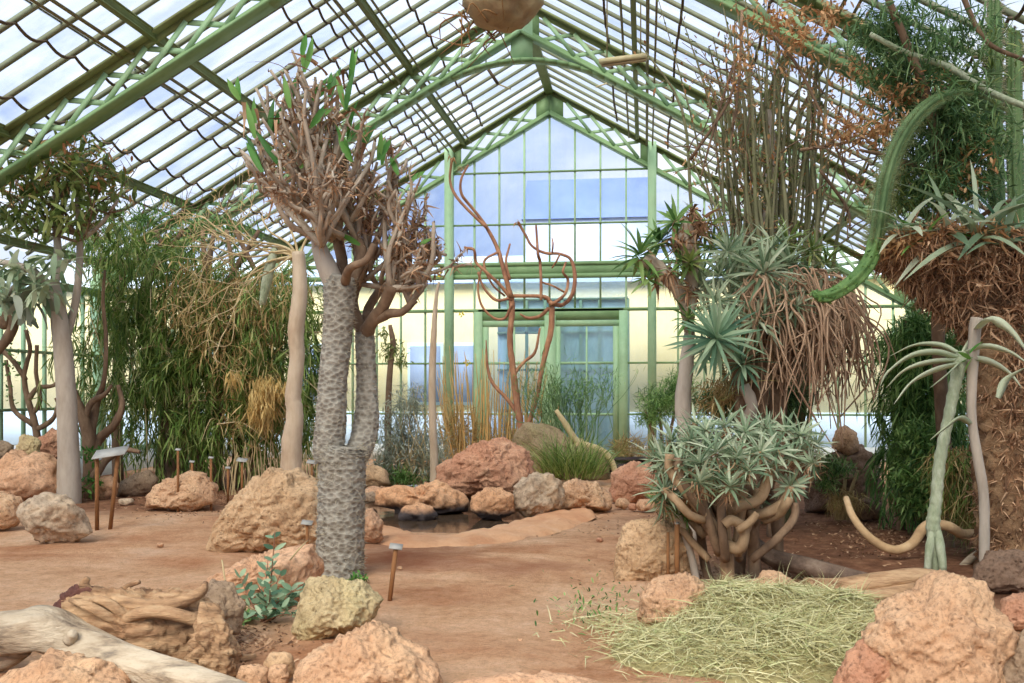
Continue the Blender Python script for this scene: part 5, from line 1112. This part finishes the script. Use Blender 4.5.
# ---- columnar cacti with arching arm
D = 9.7
def ribbed(nr, a): return lambda i, ang: 1 + a * np.cos(ang * nr)
def spinerows(p, r, k, nr, sl, amp, step=2):
    sp = MB(); pr = catmull(np.hstack([np.array(p), np.array(r)[:, None]]), k)
    for i in range(0, len(pr), step):
        for j in range(nr):
            a = j * 2 * math.pi / nr
            for _ in range(3):
                dv = np.array([math.cos(a), math.sin(a), 0]) + rng.normal(0, .35, 3); q = pr[i, :3] + np.array([math.cos(a), math.sin(a), 0]) * pr[i, 3] * (1 + amp * .5); tube(sp, [q, q + dv * sl], [.002, .0006], 3, 1, cap=False)
    return sp
for (x, x2, w_, lb, arm_) in ((994, 998, 7, 'tall ribbed green column cactus at the right with an arching arm', True), (1014, 1017, 7, 'second tall ribbed column cactus hard against the right edge', False)):
    dd_ = D + (0 if arm_ else .35); t = thing('ribbed_cactus', lb, 'cactus', base(x2, dd_))
    mb = MB(); p, r = pl([(x2 + 4, 560, w_), (x2 + 2, 400, w_), (x2, 250, w_), (x, 120, w_), (x, 40, w_ * .95), (x, -12, w_ * .8)], dd_); tube(mb, p, r, 42, 14, ribs=ribbed(7, .16)); co_ = mb.build('column', cactusm, t)
    spinerows(p, r, 26, 7, .04, .16, 1).build('spines', spinem, co_)['kind'] = 'stuff'
    if arm_:
        path = [(1000, 112, 5), (975, 98, 5.5, -.3), (945, 98, 6, -.5), (918, 116, 6, -.7), (898, 146, 6, -.8), (886, 180, 6, -.9), (880, 215, 6, -1), (875, 245, 6, -1)]
        mb = MB(); p, r = pl(path, D); tube(mb, p, r, 24, 14, ribs=ribbed(5, .25)); ao = mb.build('arching_arm', cactusm, t); spinerows(p, r, 30, 6, .05, .2, 1).build('arm_spines', mat('olive_spines', [(118, 132, 84), (160, 168, 120)], 8, 0, .7), ao)['kind'] = 'stuff'
        mb = MB(); p, r = pl([(875, 242, 6, -1), (870, 260, 6, -1.05), (857, 278, 6, -1.1), (840, 291, 5.5, -1.1), (824, 297, 5, -1.1), (813, 293, 2.5, -1.1)], D); tube(mb, p, r, 24, 12, ribs=ribbed(5, .2)); at_ = mb.build('arm_tip', litecac, t); at_['label'] = 'brighter green leafy tip of the arching arm'
        mb = MB(); n = 260; pr = catmull(np.array(p), 12); i = rng.integers(0, len(pr), n); place(mb, BO, pr[i] + rdir(n) * .05, rdir(n), .045, .02); tag(mb.build('arm_leaves', L_green, at_), kind='stuff')
# green leafy canopy upper right
D = 9.2
t = thing('canopy_tree', 'dark green leafy tree spreading under the roof at the upper right', 'tree', base(944, D + 1.2))
mb = MB(); tube(mb, *pl([(948, 560, 8, 1.2), (944, 450, 8, 1.2), (938, 330, 7, 1), (942, 200, 6, .6), (930, 110, 5, .2), (905, 40, 4), (880, -20, 3)], D), 10, 6, wob=.15); mb.build('trunk', brownbark, t)
for l in ([(870, 34, 2.5), (905, 52, 3), (950, 68, 3.5, .1), (990, 92, 3.5, .1), (1040, 112, 3, .1)], [(960, -10, 3), (985, 40, 2.5), (1024, 60, 2)], [(942, 180, 3, .6), (900, 160, 2.5, .3), (860, 150, 1.5)], [(940, 250, 3, .8), (975, 220, 2.5, .5), (1010, 200, 2)]):
    mb = MB(); tube(mb, *pl(l, D), 8, 5, wob=.1); mb.build('branch', greenstem if l[0][0] == 870 else brownbark, t)
n = 6500; foliage('foliage', t, L_dark, blobs([(888, 30, 44, 30, 1), (900, 72, 44, 28, 1), (950, 40, 50, 34, .5), (930, 110, 50, 32, .9), (960, 150, 50, 40, 1), (925, 190, 36, 30, .9), (905, 150, 24, 30, .5), (975, 190, 30, 30, .5)], D + .4, n, .8, .15), rdir(n, -.25), U(.09, .2, n), U(.012, .024, n), BF)
n = 2600; foliage('olive_foliage', t, L_olive, blobs([(930, 190, 50, 26, 1), (960, 140, 34, 60, 1), (985, 60, 26, 50, .3), (890, 200, 30, 20, .6)], D + .6, n, .7, .1), rdir(n, -.3), U(.08, .18, n), U(.012, .024, n), BF)
n = 900; foliage('rusty_leaves', t, L_rust, blobs([(905, 95, 50, 20), (960, 170, 30, 40), (880, 130, 30, 20)], D + .3, n, .6, .1), rdir(n), U(.05, .1, n), .025, BO)
mb = MB(); tps = []
for k in range(40):
    s = blobs([(935, 90, 70, 80)], D + .3, 1, .6)[0]; grow(mb, s, rng.normal(0, 1, 3), .35, .009, 1, tps, .6, 0, 4, (1, 3))
mb.build('twigs', cactusm, t)['kind'] = 'stuff'

# ---- brown headed strap-leaf plant
D = 8.9
t = thing('shaggy_palm', 'stout shaggy brown trunk with a wide dead leaf head and strap leaves', 'tree', base(1006, D))
mb = MB(); tube(mb, *pl([(1012, 590, 32), (1010, 540, 29), (1004, 480, 27), (1000, 430, 26), (996, 380, 25), (990, 345, 24), (985, 320, 26)], D), 26, 10, wob=.35); mb.build('trunk', mat('shaggy_bark', [(88, 62, 44), (138, 104, 74), (180, 142, 104)], 7, .9, .9, 14, [(110, 76, 52), (190, 160, 120)], 3, .5, bdist=.04), t)
for l in ([(985, 325, 16), (965, 305, 15), (935, 285, 16), (905, 262, 14)], [(988, 322, 16, .1), (980, 290, 15), (970, 255, 14), (960, 230, 12)], [(995, 322, 15), (1010, 290, 15), (1024, 260, 14), (1040, 240, 12)], [(982, 320, 10, 0), (950, 302, 9, 0), (925, 285, 8, 0)], [(990, 320, 12, .3), (1000, 280, 12, .4), (995, 240, 12, .4)]):
    mb = MB(); tube(mb, *pl(l, D), 12, 5, wob=.3); mb.build('branch', brownbark, t)
HB = [(985, 328, 18, 14, .5), (904, 252, 32, 18, 1), (935, 258, 34, 26, 1.1), (968, 262, 32, 36, 1), (1010, 266, 34, 40, 1), (958, 290, 26, 14, .5), (925, 236, 34, 14, .7), (1004, 312, 26, 14, .5)]
hs = [(P(a[0], a[1], D + a[2]), P(b[0], b[1], D + b[2])) for a, b in (((990, 330, 0), (935, 288, 0)), ((935, 288, 0), (900, 262, 0)), ((990, 330, .1), (965, 260, 0)), ((996, 330, 0), (1030, 262, 0)), ((985, 325, -.1), (925, 285, 0)), ((1000, 350, 0), (985, 315, 0)))]
i = rng.integers(0, len(hs), 3600); u = rng.random((3600, 1)); A = np.array([h[0] for h in hs]); B = np.array([h[1] for h in hs]); q = rdir(3600)
foliage('branch_shag', t, L_dead, A[i] + (B[i] - A[i]) * u + q * .15, q - UP * .8, U(.06, .13, 3600), .02, BC, jit=1)
n = 11000; foliage('dead_leaf_head', t, L_dead, blobs(HB, D, n, .42, .6), rdir(n, -.7), U(.06, .16, n), U(.012, .028, n), BC, jit=1)
n = 700; foliage('rusty_leaves', t, L_rust, blobs([(900, 245, 30, 16), (935, 236, 34, 12), (985, 235, 30, 16)], D - .2, n, .3, .3), rdir(n, .1), U(.06, .12, n), .03, BC, jit=1)
for (x, y, n, L) in ((948, 232, 10, .5), (975, 234, 14, .62), (1004, 240, 12, .5), (905, 228, 7, .4), (926, 238, 7, .36), (990, 225, 8, .6)):
    mb = MB(); rosette(mb, P(x, y, D - .25), UP - FWD * .3 + rng.normal(0, .2, 3), n, L, .062, BS, 5, 75); mb.build('strap_leaf_rosette', random.choice((L_blue, L_bright, L_grey)), t)
n = 6500; foliage('trunk_shag', t, L_dead, blobs([(1000, 390, 27, 80), (1008, 470, 29, 80), (1012, 540, 31, 50)], D, n, .29, .88), rdir(n, -.8), U(.05, .12, n), .018, BC, jit=1)

# ---- weeping green mass right
D = 11.4
t = thing('weeping_succulent', 'dense dark green weeping plant behind the tall aloe stem', 'shrub', base(915, D))
mb = MB(); [tube(mb, *pl([(915 + a, 560, 4), (912 + a, 450, 4), (918 + a, 320, 3)], D + .3), 7, 4) for a in (-14, 0, 16)]; mb.build('stems', brownbark, t)
pp_, dd_ = strands([(920, 335, 40, 34, 1), (920, 385, 34, 40, 1), (924, 435, 34, 34, 1), (922, 470, 28, 26, .8), (945, 460, 30, 36, .7)], D, 640, .8, .4, (.3, .7), 15, .05); n = len(pp_)
foliage('foliage', t, L_green, pp_, dd_, U(.12, .26, n), U(.016, .028, n), BF)
n = 2200; foliage('bright_foliage', t, L_green, blobs([(916, 440, 22, 26), (912, 475, 18, 20), (928, 500, 28, 16)], D - .7, n, .4, .3), rdir(n, -.1), U(.06, .14, n), .024, BF)
t = thing('grass_tuft', 'dry and green hanging tuft at the foot of the shaggy trunk', 'grass', base(980, 9.7), kind='stuff')
n = 2600; pp_ = blobs([(965, 490, 34, 26), (990, 510, 34, 26), (950, 460, 22, 18), (1010, 540, 18, 18)], 9.7, n, .3, .2); foliage('foliage', t, L_weep, pp_[:1500], rng.normal(0, .4, (1500, 3)) - UP * .6, U(.1, .3, 1500), .014, BC)
foliage('dry_foliage', t, L_straw, pp_[1500:], rng.normal(0, .4, (1100, 3)) - UP * .7, U(.12, .3, 1100), .016, BC)
# ferny shrub over the dark boulder
t = thing('ferny_shrub', 'low feathery green shrub growing over the dark brown boulder', 'shrub', base(840, 12.3))
mb = MB(); [tube(mb, *pl([(842 + a, 520, 2.5), (840 + a * 2, 495, 2), (838 + a * 4, 470, 1.5)], 12.3), 6, 4) for a in (-5, -2, 2, 5)]; mb.build('stems', straw, t)
n = 850; foliage('foliage', t, L_green, blobs([(836, 468, 24, 13), (826, 484, 14, 10), (822, 462, 12, 10)], 12.2, n, .35, .2), rdir(n, .1), U(.05, .12, n), .014, BF)
n = 500; foliage('dry_foliage', t, L_straw, blobs([(846, 500, 20, 12)], 12.2, n, .3, .2), rdir(n, -.6), U(.08, .18, n), .012, BC)

# ---- tall aloe stem with arching pale leaves
D = 8.5
t = thing('tall_aloe', 'tall thin grey green stem topped by long arching pale leaves', 'aloe', base(937, D))
mb = MB(); p, r = pl([(936, 572, 6), (935, 545, 6.5), (933, 525, 7), (936, 500, 6), (940, 460, 6), (948, 420, 5.5), (955, 385, 6), (960, 362, 7), (962, 352, 6)], D); tube(mb, p, r, 12, 8, ribs=lambda i, a: 1 + .08 * math.cos(i * 2.1) + 0 * a); mb.build('stem', greenstem, t)
mb = MB(); tube(mb, *pl([(935, 522, 3.5), (940, 545, 4.5, -.06), (943, 572, 4, -.08)], D), 10, 4, wob=.2); tube(mb, *pl([(933, 524, 3), (930, 545, 4, -.05), (927, 572, 3.5, -.06)], D), 10, 4, wob=.2); mb.build('root', greenstem, t)
mb = MB()
def archleaf(pts, w_, rnd, d=D):
    p = catmull([P(a[0], a[1], d + (a[2] if len(a) > 2 else 0)) for a in pts], 5); n = len(p); v = []; 
    for i in range(n):
        t_ = i / (n - 1); ww = w_ * d / F * (.6 + .4 * math.sin(math.pi * min(1, t_ * 1.5))) * (1 - t_ ** 4 * .9); T_ = p[min(i + 1, n - 1)] - p[max(i - 1, 0)]; T_ /= np.linalg.norm(T_); x = np.cross(T_, FWD + UP * .7); x /= np.linalg.norm(x); dn = np.cross(x, T_)
        v += [p[i] - x * ww, p[i] + dn * ww * .35, p[i] + x * ww, p[i] - dn * ww * .12]
    q = []
    for i in range(n - 1):
        a = i * 4
        for j in range(4): q.append((a + j, a + (j + 1) % 4, a + 4 + (j + 1) % 4, a + 4 + j))
    mb.add(v, q, None, rnd)
for pts, w_, rn in (([(960, 358), (935, 352, -.2), (910, 356, -.3), (888, 372, -.4), (880, 386, -.4)], 3.4, .7), ([(960, 360), (930, 362, -.1), (905, 370, -.1), (886, 388)], 3, .85), ([(960, 364), (935, 370, -.3), (912, 382, -.5), (894, 404, -.6)], 4, .9), ([(960, 354), (940, 345, .1), (915, 345, .2), (890, 356, .3)], 3, .6), ([(962, 354), (985, 346, -.2), (1010, 352, -.3), (1028, 364, -.4)], 3.2, .9), ([(962, 358), (985, 360, -.1), (1008, 372), (1022, 388)], 3.2, .95), ([(962, 354), (972, 340, .1), (978, 328, .2)], 6, .8), ([(960, 362), (950, 372, -.5), (930, 388, -.7)], 3, .6)):
    archleaf(pts, w_ * 1.15, rn)
mb.build('leaves', L_pale, t)
mb = MB(); place(mb, BL, blobs([(967, 356, 6, 6)], D - .1, 6, .1), rdir(6, .5), .14, .05); mb.build('young_leaves', L_bright, t)
t = thing('aloe', 'grey aloe stem with one arching leaf just left of the shaggy trunk', 'aloe', base(985, 8.45)); mb = MB(); tube(mb, *pl([(984, 570, 5), (984, 500, 5), (978, 460, 5), (972, 420, 4.5), (972, 380, 5), (975, 330, 6), (977, 318, 6)], 8.45), 12, 6, wob=.08); mb.build('stem', smoothgrey, t)
mb = MB(); archleaf([(972, 425), (960, 418, -.2), (945, 428, -.3), (930, 440, -.3)], 3.6, .5, 8.45); archleaf([(998, 398, -.5), (1006, 380, -.5), (1024, 368, -.6)], 5, .7, 8.6); archleaf([(976, 330), (990, 320, -.3), (1010, 330, -.4), (1030, 356, -.4)], 6, .9, 8.45); mb.build('leaves', L_pale, t)
mb = MB(); tube(mb, *pl([(846, 498, 3.2, .3), (852, 515, 3.6, .1), (864, 532, 4), (880, 545, 4.4), (896, 550, 4.6), (912, 544, 5), (922, 530, 5.2), (930, 524, 5.4)], 9.35), 12, 7, wob=.05)
tube(mb, *pl([(938, 524, 4.6), (950, 527, 5), (962, 534, 5, .1), (974, 534, 4.6, .2), (978, 545, 4, .2)], 9.3), 12, 6, wob=.05)
tag(mb.build('curved_branch', trunkmat('pale_tan_limb', [(156, 124, 88), (196, 164, 122), (214, 186, 146)], sc=6, st=(1, 1, 1))), 'pale tan limb drooping in a curve either side of the aloe stem', 'branch')

# ---- foreground seedling
D = 7.0
t = thing('seedling_bush', 'small blue green leafy plant between the log and the lichened boulder', 'shrub', base(268, D))
mb = MB(); lp = []; ld = []
for (x, y, dd) in [(275, 532, 0), (268, 560, .1), (258, 585, -.2), (282, 570, .1), (250, 600, .1), (292, 590, -.1), (306, 582, -.2), (318, 590, -.1), (245, 620, -.2), (300, 615, -.2), (284, 610, -.3), (262, 615, -.3), (240, 575, .1), (312, 602, 0), (270, 590, -.35)]:
    s = base(268 + random.uniform(-8, 8), D + random.uniform(-.1, .1)); e = P(x, y, D + dd); q = catmull([s, (s + e) / 2 + rng.normal(0, .03, 3) + (e - s) * [.15, .15, 0] * -1, e], 8); tube(mb, q, np.linspace(.007, .003, len(q)), 6, 1)
    for i in range(5, len(q), 2):
        for sg in (-1, 1):
            for _ in range(1): lp.append(q[i] + rng.normal(0, .01, 3)); ld.append(RIGHT * sg * random.uniform(.3, 1) + UP * random.uniform(-.1, .9) + FWD * random.uniform(-1, .7))
mb.build('stems', mat('reddish_twig', [(120, 84, 66), (156, 116, 88)], 8, .1, .7), t)
mb = MB(); n = len(lp); place(mb, BO, lp, ld, U(.05, .1, n), U(.026, .042, n), up=-FWD, jit=.6); tag(mb.build('leaves', L_blue, t), kind='stuff')
mb = MB(); n = 90; place(mb, BO, blobs([(240, 625, 12, 16), (236, 638, 8, 8)], D - .1, n, .2, .2), rdir(n, .4), .07, .03); tag(mb.build('lower_leaves', L_green, t), kind='stuff')
mb = MB()
for (a, b, c) in (((200, 590), (225, 600), (262, 612)), ((232, 652), (256, 648), (278, 645)), ((268, 650), (290, 640), (302, 630)), ((240, 680), (246, 650), (243, 615)), ((258, 683), (252, 660), (262, 640)), ((222, 560), (226, 585), (232, 600)), ((290, 560), (300, 548), (308, 540))):
    tube(mb, [P(*a, D - .2), P(*b, D - .25), P(*c, D - .1)], [.006, .006, .003], 5, 4)
tag(mb.build('dead_twigs', straw, t), kind='stuff')
t = None

# ---- litter on the beds
mb = MB(); n = 2600; L_ = []
for (cx, cy_, rx, ry, k) in ((190, 500, 60, 14, 900), (880, 530, 60, 26, 900), (720, 575, 90, 14, 400), (250, 640, 50, 20, 250), (600, 520, 80, 14, 150)):
    for _ in range(k):
        g = G(cx + random.gauss(0, rx * .6), min(675, max(466, cy_ + random.gauss(0, ry * .6)))); L_.append((g[0], g[1], gz(g[0], g[1]) + .012))
L_ = np.array(L_); n = len(L_); dd_ = rng.normal(0, 1, (n, 3)); dd_[:, 2] *= .15; place(mb, BC, L_, dd_, U(.04, .12, n), U(.01, .03, n), jit=.2)
tag(mb.build('leaf_litter', L_dead, loc=(0, 0, 0)), 'dry brown leaf litter scattered over the soil of the beds', 'leaf litter', kind='stuff')
mb = MB(); n = 150; L_ = np.array([G(595 + random.gauss(0, 26), 606 + random.gauss(0, 12)) for _ in range(n)]); L_[:, 2] = .01; place(mb, BO, L_, rdir(n, .6), U(.02, .06, n), .015); tag(mb.build('low_weeds', L_green, loc=G(595, 606)), 'low green weeds sprouting on the path left of the hay', 'weeds', kind='stuff')

# groups of the things that repeat
for o in bpy.data.objects:
    if o.parent or 'label' not in o: continue
    x, y = o.location[0], o.location[1]; c = o.get('category'); n = o.name.split('.')[0]
    if n == 'rock':
        u = (x * cs + y * sn) / (y * cs - x * sn) * F + 512
        o['group'] = 'boulders and stones around the pond' if y > 11.5 and 345 < u < 665 else ('boulders and stones of the left bed' if u < 450 else 'boulders and stones of the right bed')
    elif n == 'pebble': o['group'] = 'pebbles lying on the soil'
    elif n == 'plant_label': o['group'] = 'plant label stakes'
    elif n == 'stake': o['group'] = 'rusty stakes by the sandy boulder'
    elif n == 'ribbed_cactus': o['group'] = 'ribbed column cacti at the right'
    elif n == 'vent_opener': o['group'] = 'vent opener arms under the roof'
clean()
